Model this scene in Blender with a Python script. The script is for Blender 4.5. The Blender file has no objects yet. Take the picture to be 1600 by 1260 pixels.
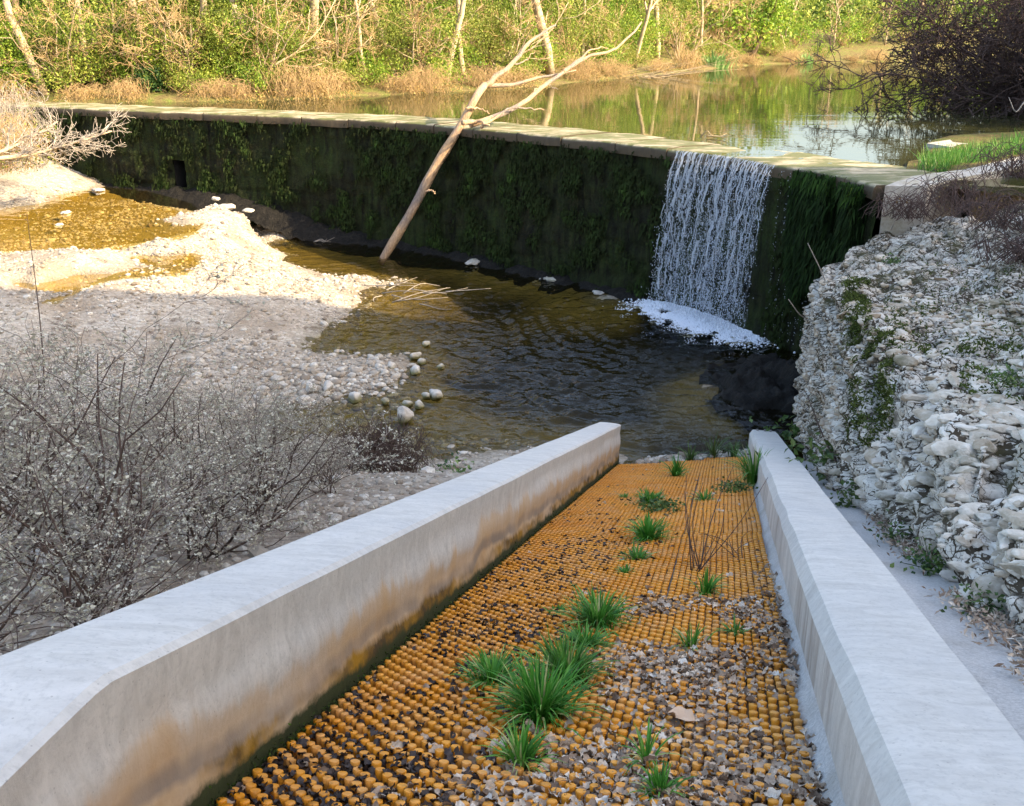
import bpy, math, random
import numpy as np
from mathutils import Vector, Matrix
PI = math.pi
S = bpy.context.scene
COL = S.collection

# ------------------------------------------------------------------ camera, sky, sun, exposure
F_PX = 1600.0                      # focal length in pixels of a 1600 px wide frame
CAM_Z = 4.3
TH = math.atan(590.0 / F_PX)       # downward pitch
ST, CT = math.sin(TH), math.cos(TH)
cam = bpy.data.cameras.new('camera')
cam.sensor_width = 36.0
cam.lens = 36.0
cam.clip_end = 600.0
cam.clip_start = 0.05
camo = bpy.data.objects.new('camera', cam)
camo.location = (0, 0, CAM_Z)
camo.rotation_euler = (PI / 2 - TH, 0, 0)
COL.objects.link(camo)
S.camera = camo

SUN_EL = math.radians(30.0)
SUN_H = Vector((0.89, -0.456, 0)).normalized()
SUN_DIR = Vector((SUN_H.x * math.cos(SUN_EL), SUN_H.y * math.cos(SUN_EL), math.sin(SUN_EL)))
w = bpy.data.worlds.new("World")
S.world = w
w.use_nodes = True
wn = w.node_tree.nodes
sky = wn.new('ShaderNodeTexSky')
sky.sky_type = 'NISHITA'
sky.sun_disc = False
sky.sun_elevation = SUN_EL
sky.sun_rotation = math.atan2(SUN_H.x, SUN_H.y)
sky.air_density = 1.0
sky.dust_density = 4.0
sky.ozone_density = 0.6
wn['Background'].inputs['Strength'].default_value = 0.15
w.node_tree.links.new(sky.outputs[0], wn['Background'].inputs['Color'])
sun = bpy.data.lights.new('sun', 'SUN')
sun.energy = 3.3
sun.angle = math.radians(0.5)
sun.color = (1.0, 0.80, 0.52)
suno = bpy.data.objects.new('sun', sun)
suno.rotation_euler = (-SUN_DIR).to_track_quat('-Z', 'Y').to_euler()
suno.location = (20, -10, 30)
COL.objects.link(suno)
S.view_settings.view_transform = 'Standard'
S.view_settings.look = 'None'
S.view_settings.exposure = 2.05
S.view_settings.gamma = 1.0
S.view_settings.use_curve_mapping = False
S.cycles.max_bounces = 8
S.cycles.transparent_max_bounces = 12
S.cycles.caustics_reflective = False
S.cycles.caustics_refractive = False

# ------------------------------------------------------------------ measuring helpers
def P(px, py, z):                  # the spot at height z that the photograph shows at (px, py)
    v = (py - 630.0) / F_PX
    t = (CAM_Z - z) / (ST + v * CT)
    return np.array([(px - 800.0) / F_PX * t, (CT - v * ST) * t, z])
def D(px, py, t):                  # the spot at distance t along the view axis
    v = (py - 630.0) / F_PX
    return np.array([(px - 800.0) / F_PX * t, (CT - v * ST) * t, CAM_Z - (ST + v * CT) * t])
def px_of(p):
    x, y, z = p[0], p[1], p[2] - CAM_Z
    d = y * CT - z * ST
    return 800 + F_PX * x / d, 630 + F_PX * (-y * ST - z * CT) / d
def catmull(pts, n):
    pts = np.asarray(pts, float)
    d = np.r_[0, np.cumsum(np.linalg.norm(np.diff(pts, axis=0), axis=1))]
    m = np.gradient(pts, d, axis=0)
    s = np.linspace(0, d[-1], n)
    i = np.clip(np.searchsorted(d, s, side='right') - 1, 0, len(pts) - 2)
    h = d[i + 1] - d[i]
    t = ((s - d[i]) / h)[:, None]
    h = h[:, None]
    return (2*t**3-3*t**2+1)*pts[i] + (t**3-2*t**2+t)*h*m[i] + (-2*t**3+3*t**2)*pts[i+1] + (t**3-t**2)*h*m[i+1]

# ------------------------------------------------------------------ noise
def _hash(ix, iy, iz, seed):
    h = (ix.astype(np.int64) * 374761393 + iy.astype(np.int64) * 668265263 + iz.astype(np.int64) * 2147483647 + seed * 974711)
    h = (h ^ (h >> 13)) * 1274126177
    h = h & 0x7fffffff
    h = (h ^ (h >> 16)) * 60493
    return (h & 0xffff) / 65535.0
def vnoise(p, seed=0):             # value noise, 0..1
    p = np.asarray(p, float)
    i = np.floor(p).astype(np.int64)
    f = p - i
    f = f * f * (3 - 2 * f)
    r = 0
    for dx in (0, 1):
        for dy in (0, 1):
            for dz in (0, 1):
                wgt = (f[:, 0] if dx else 1-f[:, 0]) * (f[:, 1] if dy else 1-f[:, 1]) * (f[:, 2] if dz else 1-f[:, 2])
                r = r + wgt * _hash(i[:, 0]+dx, i[:, 1]+dy, i[:, 2]+dz, seed)
    return r
def fbm(p, oct=4, seed=0):
    p = np.asarray(p, float)
    a, r, t = 1.0, 0, 0
    for k in range(oct):
        r = r + a * vnoise(p, seed + k * 7)
        t += a
        a *= 0.5
        p = p * 2.03 + 11.3
    return r / t
def voro(p, seed=0):               # F1, F2, cell value
    p = np.asarray(p, float)
    i = np.floor(p).astype(np.int64)
    f1 = np.full(len(p), 9.0); f2 = np.full(len(p), 9.0); cid = np.zeros(len(p))
    for dx in (-1, 0, 1):
        for dy in (-1, 0, 1):
            for dz in (-1, 0, 1):
                c = i + np.array([dx, dy, dz])
                q = np.stack([_hash(c[:, 0], c[:, 1], c[:, 2], seed + k) for k in (1, 2, 3)], 1) * 0.9 + 0.05
                d = np.linalg.norm(c + q - p, axis=1)
                cv = _hash(c[:, 0], c[:, 1], c[:, 2], seed + 9)
                near = d < f1
                f2 = np.where(near, f1, np.minimum(f2, d))
                cid = np.where(near, cv, cid)
                f1 = np.where(near, d, f1)
    return f1, f2, cid
def smooth(x):
    x = np.clip(x, 0, 1)
    return x * x * (3 - 2 * x)

# ------------------------------------------------------------------ mesh helpers
class MB:
    def __init__(s):
        s.V = []; s.Q = []; s.T = []; s.n = 0; s.A = []
    def add(s, v, quads=None, tris=None, tint=0.5):
        v = np.asarray(v, float).reshape(-1, 3)
        s.V.append(v)
        s.A.append(np.broadcast_to(np.asarray(tint, float), (len(v),)))
        if quads is not None and len(quads): s.Q.append(np.asarray(quads, int).reshape(-1, 4) + s.n)
        if tris is not None and len(tris): s.T.append(np.asarray(tris, int).reshape(-1, 3) + s.n)
        s.n += len(v)
    def mesh(s, name, mat=None, smooth_=True, sharp=None):
        me = bpy.data.meshes.new(name)
        V = np.concatenate(s.V) if s.V else np.zeros((0, 3))
        q = np.concatenate(s.Q) if s.Q else np.zeros((0, 4), int)
        t = np.concatenate(s.T) if s.T else np.zeros((0, 3), int)
        me.vertices.add(len(V)); me.vertices.foreach_set('co', V.ravel())
        me.loops.add(q.size + t.size)
        me.loops.foreach_set('vertex_index', np.r_[q.ravel(), t.ravel()].astype(np.int32))
        me.polygons.add(len(q) + len(t))
        ls = np.r_[np.arange(len(q)) * 4, q.size + np.arange(len(t)) * 3].astype(np.int32)
        me.polygons.foreach_set('loop_start', ls)
        me.polygons.foreach_set('use_smooth', np.full(len(q) + len(t), bool(smooth_)))
        me.update(calc_edges=True)
        at = me.attributes.new('tint', 'FLOAT', 'POINT')
        at.data.foreach_set('value', np.concatenate(s.A).astype(np.float32) if s.A else np.zeros(0, np.float32))
        if mat: me.materials.append(mat)
        me.validate()
        if sharp: me.set_sharp_from_angle(angle=math.radians(sharp))
        return me
    def obj(s, name, mat, parent=None, smooth_=True, sharp=None):
        return link(name, s.mesh(name, mat, smooth_, sharp), parent)
def link(name, me, parent=None, loc=None):
    o = bpy.data.objects.new(name, me)
    COL.objects.link(o)
    if parent is not None: o.parent = parent
    if loc is not None: o.location = loc
    return o
def tag(o, label=None, cat=None, group=None, kind=None):
    if label: o['label'] = label
    if cat: o['category'] = cat
    if group: o['group'] = group
    if kind: o['kind'] = kind
    return o
def thing(name, label, cat, loc=(0, 0, 0), group=None, rz=0.0):
    o = bpy.data.objects.new(name, None)
    COL.objects.link(o)
    o.empty_display_size = 0.2
    o.location = loc; o.rotation_euler = (0, 0, rz)
    return tag(o, label, cat, group)
def copy_tree(o, parent=None):
    c = o.copy(); COL.objects.link(c)
    if parent is not None: c.parent = parent
    for ch in list(o.children): copy_tree(ch, c)
    return c
def grid_faces(n, m, wrap=False):  # n rows of m
    i, j = np.meshgrid(np.arange(n - 1), np.arange(m if wrap else m - 1), indexing='ij')
    a = i * m + j; b = i * m + (j + 1) % m
    return np.stack([a, b, b + m, a + m], -1).reshape(-1, 4)
def tube(mb, pts, rad, sides=5, tint=0.5, cap=True):
    pts = np.asarray(pts, float); n = len(pts)
    rad = np.broadcast_to(np.asarray(rad, float), (n,))
    T = np.gradient(pts, axis=0)
    T /= np.linalg.norm(T, axis=1)[:, None] + 1e-9
    up = np.array([0, 0, 1.0]) if abs(T[:, 2]).mean() < 0.8 else np.array([1.0, 0, 0])
    A = np.cross(T, up); A /= np.linalg.norm(A, axis=1)[:, None] + 1e-9
    B = np.cross(T, A)
    ang = np.arange(sides) * 2 * PI / sides
    V = pts[:, None] + rad[:, None, None] * (A[:, None] * np.cos(ang)[None, :, None] + B[:, None] * np.sin(ang)[None, :, None])
    f = grid_faces(n, sides, True)
    V = V.reshape(-1, 3)
    t = None
    if cap:
        V = np.vstack([V, pts[0], pts[-1]])
        k = np.arange(sides)
        t = np.vstack([np.stack([np.full(sides, n*sides), (k+1) % sides, k], 1),
                       np.stack([np.full(sides, n*sides+1), (n-1)*sides+k, (n-1)*sides+(k+1) % sides], 1)])
    mb.add(V, f, t, tint)
def rand_frames(rng, n, flat=0.0):
    N = rng.normal(size=(n, 3)); N[:, 2] += flat * 2
    N /= np.linalg.norm(N, axis=1)[:, None]
    R = rng.normal(size=(n, 3))
    A = np.cross(N, R); A /= np.linalg.norm(A, axis=1)[:, None] + 1e-9
    return A, np.cross(N, A), N
def leaves(mb, C, size, rng, aspect=0.6, flat=0.0, tint=None, fold=0.25):
    C = np.asarray(C, float); n = len(C)
    if n == 0: return
    A, B, N = rand_frames(rng, n, flat)
    s = (np.asarray(size) * rng.uniform(0.6, 1.35, n))[:, None]
    V = np.stack([C - A*s*0.5, C + B*s*0.5*aspect + N*s*fold*0.4, C + A*s*0.5, C - B*s*0.5*aspect + N*s*fold*0.4], 1).reshape(-1, 3)
    tint = rng.uniform(0, 1, n) if tint is None else np.broadcast_to(tint, (n,))
    k = np.arange(n)[:, None] * 4
    mb.add(V, None, np.vstack([k + np.array([0, 1, 2]), k + np.array([0, 2, 3])]), np.repeat(tint, 4))
def icos(sub=1):
    import bmesh
    bm = bmesh.new(); bmesh.ops.create_icosphere(bm, subdivisions=sub, radius=1)
    bm.verts.index_update()
    v = np.array([x.co[:] for x in bm.verts]); f = np.array([[q.index for q in x.verts] for x in bm.faces])
    bm.free()
    return v, f
ICO1, ICO1F = icos(1)
ICO2, ICO2F = icos(2)
ICO3, ICO3F = icos(3)
def stone_verts(rng, base=ICO2, rough=0.22, sub=1.7):
    o = rng.uniform(0, 50, 3)
    d = fbm(base * sub + o, 3, int(rng.integers(1000))) - 0.5
    v = base * (1 + rough * 2.2 * d)[:, None]
    for k in range(5):                 # a few flat chipped sides
        nn = rng.normal(size=3); nn /= np.linalg.norm(nn)
        h = rng.uniform(0.55, 0.85)
        ex = v @ nn - h
        v = v - np.outer(np.clip(ex, 0, None) * 0.8, nn)
    return v
def many_stones(mb, C, sx, rng, base=ICO1, faces=ICO1F, flat=(0.45, 0.8), protos=8):
    C = np.asarray(C, float); n = len(C)
    pv = [stone_verts(rng, base) for _ in range(protos)]
    for k in range(protos):
        idx = np.arange(k, n, protos); m = len(idx)
        if m == 0: continue
        sc = np.stack([sx[idx]*rng.uniform(.8, 1.3, m), sx[idx]*rng.uniform(.7, 1.05, m), sx[idx]*rng.uniform(*flat, m)], 1)
        a = rng.uniform(0, 2*PI, m); c, s_ = np.cos(a), np.sin(a)
        v = pv[k][None] * sc[:, None]
        x = v[..., 0]*c[:, None] - v[..., 1]*s_[:, None]; y = v[..., 0]*s_[:, None] + v[..., 1]*c[:, None]
        V = np.stack([x, y, v[..., 2]], -1) + C[idx][:, None]
        nb = len(base)
        Fk = (faces[None] + (np.arange(m) * nb)[:, None, None]).reshape(-1, 3)
        mb.add(V.reshape(-1, 3), None, Fk, np.repeat(rng.uniform(0, 1, m), nb))

# ------------------------------------------------------------------ materials
class NT:
    def __init__(s, name):
        s.m = bpy.data.materials.new(name); s.m.use_nodes = True
        s.t = s.m.node_tree; s.t.nodes.clear()
        s.out = s.t.nodes.new('ShaderNodeOutputMaterial')
    def n(s, typ, **kw):
        nd = s.t.nodes.new('ShaderNode' + typ)
        for k, v in kw.items():
            if k in nd.inputs.keys():
                if isinstance(v, (int, float, tuple)): nd.inputs[k].default_value = v
                else: s.l(v, nd.inputs[k])
            else: setattr(nd, k, v)
        return nd
    def l(s, a, b): s.t.links.new(a, b)
    def pos(s): return s.n('NewGeometry').outputs['Position']
    def objc(s): return s.n('TexCoord').outputs['Object']
    def scale(s, vec, xyz):
        nd = s.n('Mapping'); s.l(vec, nd.inputs['Vector']); nd.inputs['Scale'].default_value = xyz
        return nd.outputs[0]
    def noise(s, vec, scale, detail=4.0, rough=0.55, dist=0.0):
        nd = s.n('TexNoise'); s.l(vec, nd.inputs['Vector'])
        nd.inputs['Scale'].default_value = scale; nd.inputs['Detail'].default_value = detail
        nd.inputs['Roughness'].default_value = rough; nd.inputs['Distortion'].default_value = dist
        return nd.outputs[0]
    def voro(s, vec, scale, feature='F1', out=0):
        nd = s.n('TexVoronoi'); nd.feature = feature; s.l(vec, nd.inputs['Vector']); nd.inputs['Scale'].default_value = scale
        return nd.outputs[out]
    def ramp(s, fac, stops, mode='LINEAR'):
        nd = s.n('ValToRGB'); s.l(fac, nd.inputs[0]); e = nd.color_ramp.elements
        nd.color_ramp.interpolation = mode
        while len(e) < len(stops): e.new(0.5)
        for k, (p, c) in enumerate(stops):
            e[k].position = p; e[k].color = (c, c, c, 1) if isinstance(c, (int, float)) else (*c, 1)
        return nd.outputs[0]
    def mix(s, fac, a, b, typ='MIX'):
        nd = s.n('Mix'); nd.data_type = 'RGBA'; nd.blend_type = typ
        for v, i in ((fac, 0), (a, 6), (b, 7)):
            if isinstance(v, (int, float)): nd.inputs[i].default_value = v
            elif isinstance(v, tuple): nd.inputs[i].default_value = (*v, 1)
            else: s.l(v, nd.inputs[i])
        return nd.outputs[2]
    def math(s, op, a, b=0.0, c=None):
        nd = s.n('Math'); nd.operation = op
        for k, v in enumerate((a, b) if c is None else (a, b, c)):
            if isinstance(v, (int, float)): nd.inputs[k].default_value = v
            else: s.l(v, nd.inputs[k])
        return nd.outputs[0]
    def attr(s, name='tint'):
        nd = s.n('Attribute'); nd.attribute_name = name
        return nd.outputs['Fac']
    def bump(s, h, strength=0.3, dist=0.02, normal=None):
        nd = s.n('Bump'); s.l(h, nd.inputs['Height']); nd.inputs['Strength'].default_value = strength; nd.inputs['Distance'].default_value = dist
        if normal is not None: s.l(normal, nd.inputs['Normal'])
        return nd.outputs[0]
    def sep(s, vec):
        nd = s.n('SeparateXYZ'); s.l(vec, nd.inputs[0]); return nd.outputs
    def principled(s, col, rough=0.8, normal=None, spec=0.3, **kw):
        nd = s.n('BsdfPrincipled')
        if isinstance(col, tuple): nd.inputs['Base Color'].default_value = (*col, 1)
        else: s.l(col, nd.inputs['Base Color'])
        if isinstance(rough, (int, float)): nd.inputs['Roughness'].default_value = rough
        else: s.l(rough, nd.inputs['Roughness'])
        nd.inputs['Specular IOR Level'].default_value = spec
        if normal is not None: s.l(normal, nd.inputs['Normal'])
        for k, v in kw.items(): nd.inputs[k].default_value = v
        return nd.outputs[0]
    def done(s, sh):
        s.l(sh, s.out.inputs['Surface']); return s.m

def leaf_mat(name, stops, trans=0.35, rough=0.5, spec=0.3):
    m = NT(name)
    col = m.ramp(m.attr(), stops)
    rnd = m.n('ObjectInfo').outputs['Random']
    col = m.mix(m.math('MULTIPLY', rnd, 0.25), col, (0.10, 0.085, 0.03))
    a = m.principled(col, rough, None, spec)
    t = m.n('BsdfTranslucent'); m.l(col, t.inputs[0])
    mx = m.n('MixShader'); mx.inputs[0].default_value = trans; m.l(a, mx.inputs[1]); m.l(t.outputs[0], mx.inputs[2])
    return m.done(mx.outputs[0])
def bark_mat(name, c1, c2, scale=6.0, rough=0.9):
    m = NT(name); p = m.pos()
    nz = m.noise(m.scale(p, (1, 1, .35)), scale*3, 6, .65)
    col = m.mix(m.ramp(nz, [(.3, 0.0), (.7, 1.0)]), c1, c2)
    return m.done(m.principled(col, rough, m.bump(nz, .6, .01), .15))
M = {}
M['leaf_ivy'] = leaf_mat('ivy_leaf', [(0, (.045, .11, .012)), (.45, (.15, .27, .022)), (.8, (.30, .42, .04)), (1, (.46, .48, .07))])
M['leaf_bush'] = leaf_mat('bush_leaf', [(0, (.06, .11, .015)), (.5, (.19, .26, .032)), (1, (.40, .42, .08))])
M['leaf_dark'] = leaf_mat('evergreen_leaf', [(0, (.012, .035, .012)), (.6, (.03, .075, .02)), (1, (.07, .13, .03))], .2)
M['leaf_straw'] = leaf_mat('dry_leaf', [(0, (.17, .10, .03)), (.5, (.34, .21, .06)), (1, (.50, .38, .15))], .25, .8)
M['bud'] = leaf_mat('pale_bud', [(0, (.30, .27, .18)), (.5, (.52, .49, .37)), (1, (.72, .68, .55))], .15, .8)
M['grass'] = leaf_mat('grass_blade', [(0, (.03, .13, .015)), (.5, (.07, .26, .025)), (.85, (.17, .40, .06)), (1, (.45, .45, .18))], .3, .45)
M['weed'] = leaf_mat('weed_leaf', [(0, (.03, .07, .02)), (.6, (.08, .16, .035)), (1, (.20, .28, .08))], .25)
M['moss'] = leaf_mat('moss_frond', [(0, (.006, .012, .004)), (.5, (.016, .034, .008)), (.9, (.045, .095, .016)), (1, (.10, .16, .03))], .12, .85, .1)
M['reed'] = leaf_mat('reed_blade', [(0, (.10, .25, .06)), (.6, (.22, .42, .12)), (1, (.42, .5, .22))], .3)
M['bark_pale'] = bark_mat('pale_bark', (.28, .21, .13), (.50, .40, .27))
M['bark_brown'] = bark_mat('brown_bark', (.10, .07, .045), (.24, .17, .11))
M['twig_tan'] = bark_mat('tan_twig', (.26, .17, .08), (.48, .34, .17), 14)
M['twig_dark'] = bark_mat('dark_twig', (.045, .03, .024), (.12, .08, .06), 14)
M['twig_purple'] = bark_mat('purple_brown_twig', (.05, .034, .030), (.15, .10, .085), 14)
M['twig_shrub'] = bark_mat('grey_brown_twig', (.15, .115, .09), (.36, .30, .25), 14)
M['twig_purple'].name = 'purple_brown_twig'
M['twig_grey'] = bark_mat('grey_twig', (.20, .17, .14), (.42, .37, .31), 14)

def log_mat():
    m = NT('barkless_driftwood'); p = m.objc()
    nz = m.noise(m.scale(p, (16, 16, 3.0)), 2.4, 8, .75)
    pat = m.noise(p, 1.3, 3, .5)
    col = m.ramp(nz, [(.25, (.20, .12, .07)), (.5, (.46, .31, .19)), (.75, (.62, .47, .31))])
    grey = m.ramp(nz, [(.3, (.11, .085, .07)), (.7, (.36, .30, .26))])
    col = m.mix(m.ramp(pat, [(.45, 0.0), (.6, 1.0)]), col, grey)
    return m.done(m.principled(col, .9, m.bump(nz, 1.0, .03), .1))
M['log'] = log_mat()

def gravel_mat():
    m = NT('river_gravel'); p = m.pos()
    v = m.voro(p, 22.0, 'F1', 1); d = m.voro(p, 22.0, 'F1', 0)
    d2 = m.voro(p, 60.0, 'F1', 0)
    r = m.sep(v)[0]
    col = m.ramp(r, [(0, (.15, .12, .09)), (.4, (.31, .27, .215)), (.75, (.46, .41, .34)), (1, (.62, .57, .50))])
    sand = m.mix(m.noise(p, 40, 5, .7), (.30, .26, .20), (.50, .44, .35))
    col = m.mix(.55, col, sand)
    big = m.noise(p, .9, 5, .6)
    col = m.mix(m.ramp(big, [(.44, 0.0), (.62, .65)]), col, (.22, .165, .11))         # damp leaf mould between the stones
    z = m.sep(p)[2]
    soilf = m.ramp(m.math('ADD', m.math('MULTIPLY', z, .5), m.math('MULTIPLY', m.math('SUBTRACT', m.noise(p, 1.5, 5, .65), .5), .9)), [(.42, 0.0), (.66, .75)])
    yb = m.ramp(m.math('MULTIPLY', m.sep(p)[1], .05), [(.45, 1.0), (.62, 0.0)])
    lit = m.ramp(m.noise(p, 16, 6, .75), [(.32, (.10, .07, .05)), (.5, (.24, .18, .13)), (.66, (.42, .35, .27))])
    col = m.mix(m.math('MULTIPLY', soilf, yb), col, lit)                              # brown leaf mould on the bank by the wall
    deb = m.math('MULTIPLY', m.ramp(m.noise(p, 2.6, 6, .7), [(.56, 0.0), (.64, .85)]), m.ramp(m.noise(p, 24, 3, .6), [(.4, .4), (.55, 1.0)]))
    col = m.mix(deb, col, (.10, .065, .045))
    dp = m.attr()
    wz = m.math('ADD', dp, m.math('MULTIPLY', m.math('SUBTRACT', m.noise(p, 2.2, 4, .6), .5), .12))
    damp = m.ramp(m.math('ADD', wz, 1.0), [(.93, 0.0), (1.0, 1.0)])
    col = m.mix(m.math('MULTIPLY', damp, .5), col, (.14, .115, .07))
    algae = m.mix(m.noise(m.scale(p, (.6, 1.6, 1)), 3.5, 5, .65), (.15, .115, .022), (.34, .26, .075))
    silt_depth_dark = m.mix(m.noise(p, 3, 4, .6), (.020, .018, .008), (.055, .044, .019))  # dark silt by depth, also standing in for light absorbed by the water
    under = m.ramp(wz, [(0.0, 0.0), (.07, 1.0)])
    deep = m.ramp(wz, [(.17, 0.0), (.36, 1.0)])
    col = m.mix(m.math('MULTIPLY', under, .85), col, algae)
    col = m.mix(deep, col, silt_depth_dark)
    h = m.math('ADD', m.math('MULTIPLY', d, -1.0), m.math('MULTIPLY', d2, -.4))
    return m.done(m.principled(col, .9, m.bump(h, .7, .03), .2))
M['gravel'] = gravel_mat()
def pool_bed_mat():
    m = NT('golden_pool_bed'); p = m.pos()
    nz = m.noise(m.scale(p, (.6, 1.4, 1)), 2.2, 5, .6)
    col = m.ramp(nz, [(.3, (.12, .085, .02)), (.5, (.22, .16, .04)), (.7, (.36, .27, .09))])
    return m.done(m.principled(col, .9, m.bump(m.voro(p, 20), .5, .03), .2))
def pebble_mat(name, stops, wet=False):
    m = NT(name); p = m.pos()
    col = m.ramp(m.attr(), stops)
    nz = m.noise(p, 30, 5, .7)
    col = m.mix(m.ramp(nz, [(.4, .5), (.7, 0.0)]), col, (.22, .19, .14))
    z = m.sep(p)[2]
    return m.done(m.principled(col, .85, m.bump(nz, .5, .01), .25))
M['pebble'] = pebble_mat('pale_pebble', [(0, (.16, .12, .09)), (.3, (.34, .29, .23)), (.8, (.50, .455, .39)), (1, (.66, .62, .55))])
def boulder_mat():
    m = NT('stream_stone'); p = m.pos()
    nz = m.noise(p, 14, 6, .7)
    col = m.ramp(nz, [(.3, (.27, .23, .18)), (.5, (.46, .42, .36)), (.7, (.60, .56, .49))])
    col = m.mix(.35, col, m.ramp(m.n('ObjectInfo').outputs['Random'], [(0, (.33, .27, .2)), (1, (.6, .58, .54))]))
    z = m.sep(p)[2]
    wz = m.math('ADD', z, m.math('MULTIPLY', nz, .05))
    col = m.mix(m.ramp(wz, [(.05, .9), (.115, 0.0)]), col, (.13, .115, .02))     # algae collar at the waterline
    return m.done(m.principled(col, .75, m.bump(nz, .5, .02), .3))
M['boulder'] = boulder_mat()

def water_mat(name, tint, ripple, rscale, rough=0.0, stretch=(1, 1, 1), dark=None):
    m = NT(name); p = m.pos()
    a = m.noise(m.scale(p, stretch), rscale, 3, .5, .4)
    b = m.noise(m.scale(p, stretch), rscale * .23, 2, .5, .2)
    h = m.math('ADD', m.math('MULTIPLY', a, .35), b)
    nrm = m.bump(h, ripple, .1)
    lw = m.n('LayerWeight'); lw.inputs['Blend'].default_value = .5; m.l(nrm, lw.inputs['Normal'])     # Schlick: the same from below, so light reaches the bed
    frs = m.math('MULTIPLY_ADD', m.math('POWER', lw.outputs['Facing'], 5.0), .98, .02)
    g = m.n('BsdfGlossy'); g.inputs['Roughness'].default_value = rough; m.l(nrm, g.inputs['Normal'])
    if dark is None:
        t = m.n('BsdfTransparent'); t.inputs[0].default_value = (*tint, 1)
        base = t.outputs[0]
    else:
        base = m.principled(dark, .5, None, 0.0)
    mx = m.n('MixShader'); m.l(frs, mx.inputs[0]); m.l(base, mx.inputs[1]); m.l(g.outputs[0], mx.inputs[2])
    return m.done(mx.outputs[0])
M['pool_water'] = water_mat('clear_brown_water', (.60, .56, .40), .32, 14.0)
M['shallow_water'] = water_mat('clear_golden_water', (.95, .84, .52), .05, 6.0)
M['river_water'] = water_mat('still_green_water', None, .035, 2.4, .0, (.6, 1.6, 1), (.060, .062, .022))
def spray_mat():
    m = NT('falling_white_water')
    a = m.principled((.70, .75, .82), .22, None, .5)
    t = m.n('BsdfTranslucent'); t.inputs[0].default_value = (.70, .76, .85, 1)
    mx = m.n('MixShader'); mx.inputs[0].default_value = .4; m.l(a, mx.inputs[1]); m.l(t.outputs[0], mx.inputs[2])
    tr = m.n('BsdfTransparent'); m2 = m.n('MixShader'); m2.inputs[0].default_value = .36
    m.l(mx.outputs[0], m2.inputs[1]); m.l(tr.outputs[0], m2.inputs[2])
    return m.done(m2.outputs[0])
M['spray'] = spray_mat()
def veil_mat():
    m = NT('thin_falling_water'); p = m.pos()
    a = m.principled((.66, .72, .80), .25, None, .5); tr = m.n('BsdfTransparent')
    sk = m.noise(m.scale(p, (1, 1, .12)), 34, 4, .65); br = m.noise(m.scale(p, (1, 1, .55)), 20, 4, .7)
    k = m.math('MULTIPLY', m.ramp(sk, [(.50, 0.0), (.68, .7)]), m.ramp(br, [(.38, .1), (.58, 1.0)]))
    mx = m.n('MixShader'); m.l(k, mx.inputs[0]); m.l(tr.outputs[0], mx.inputs[1]); m.l(a, mx.inputs[2])
    return m.done(mx.outputs[0])
M['veil'] = veil_mat()
M['foam'] = NT('white_foam'); M['foam'] = M['foam'].done(M['foam'].principled((.76, .80, .86), .5, None, .3))

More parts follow.
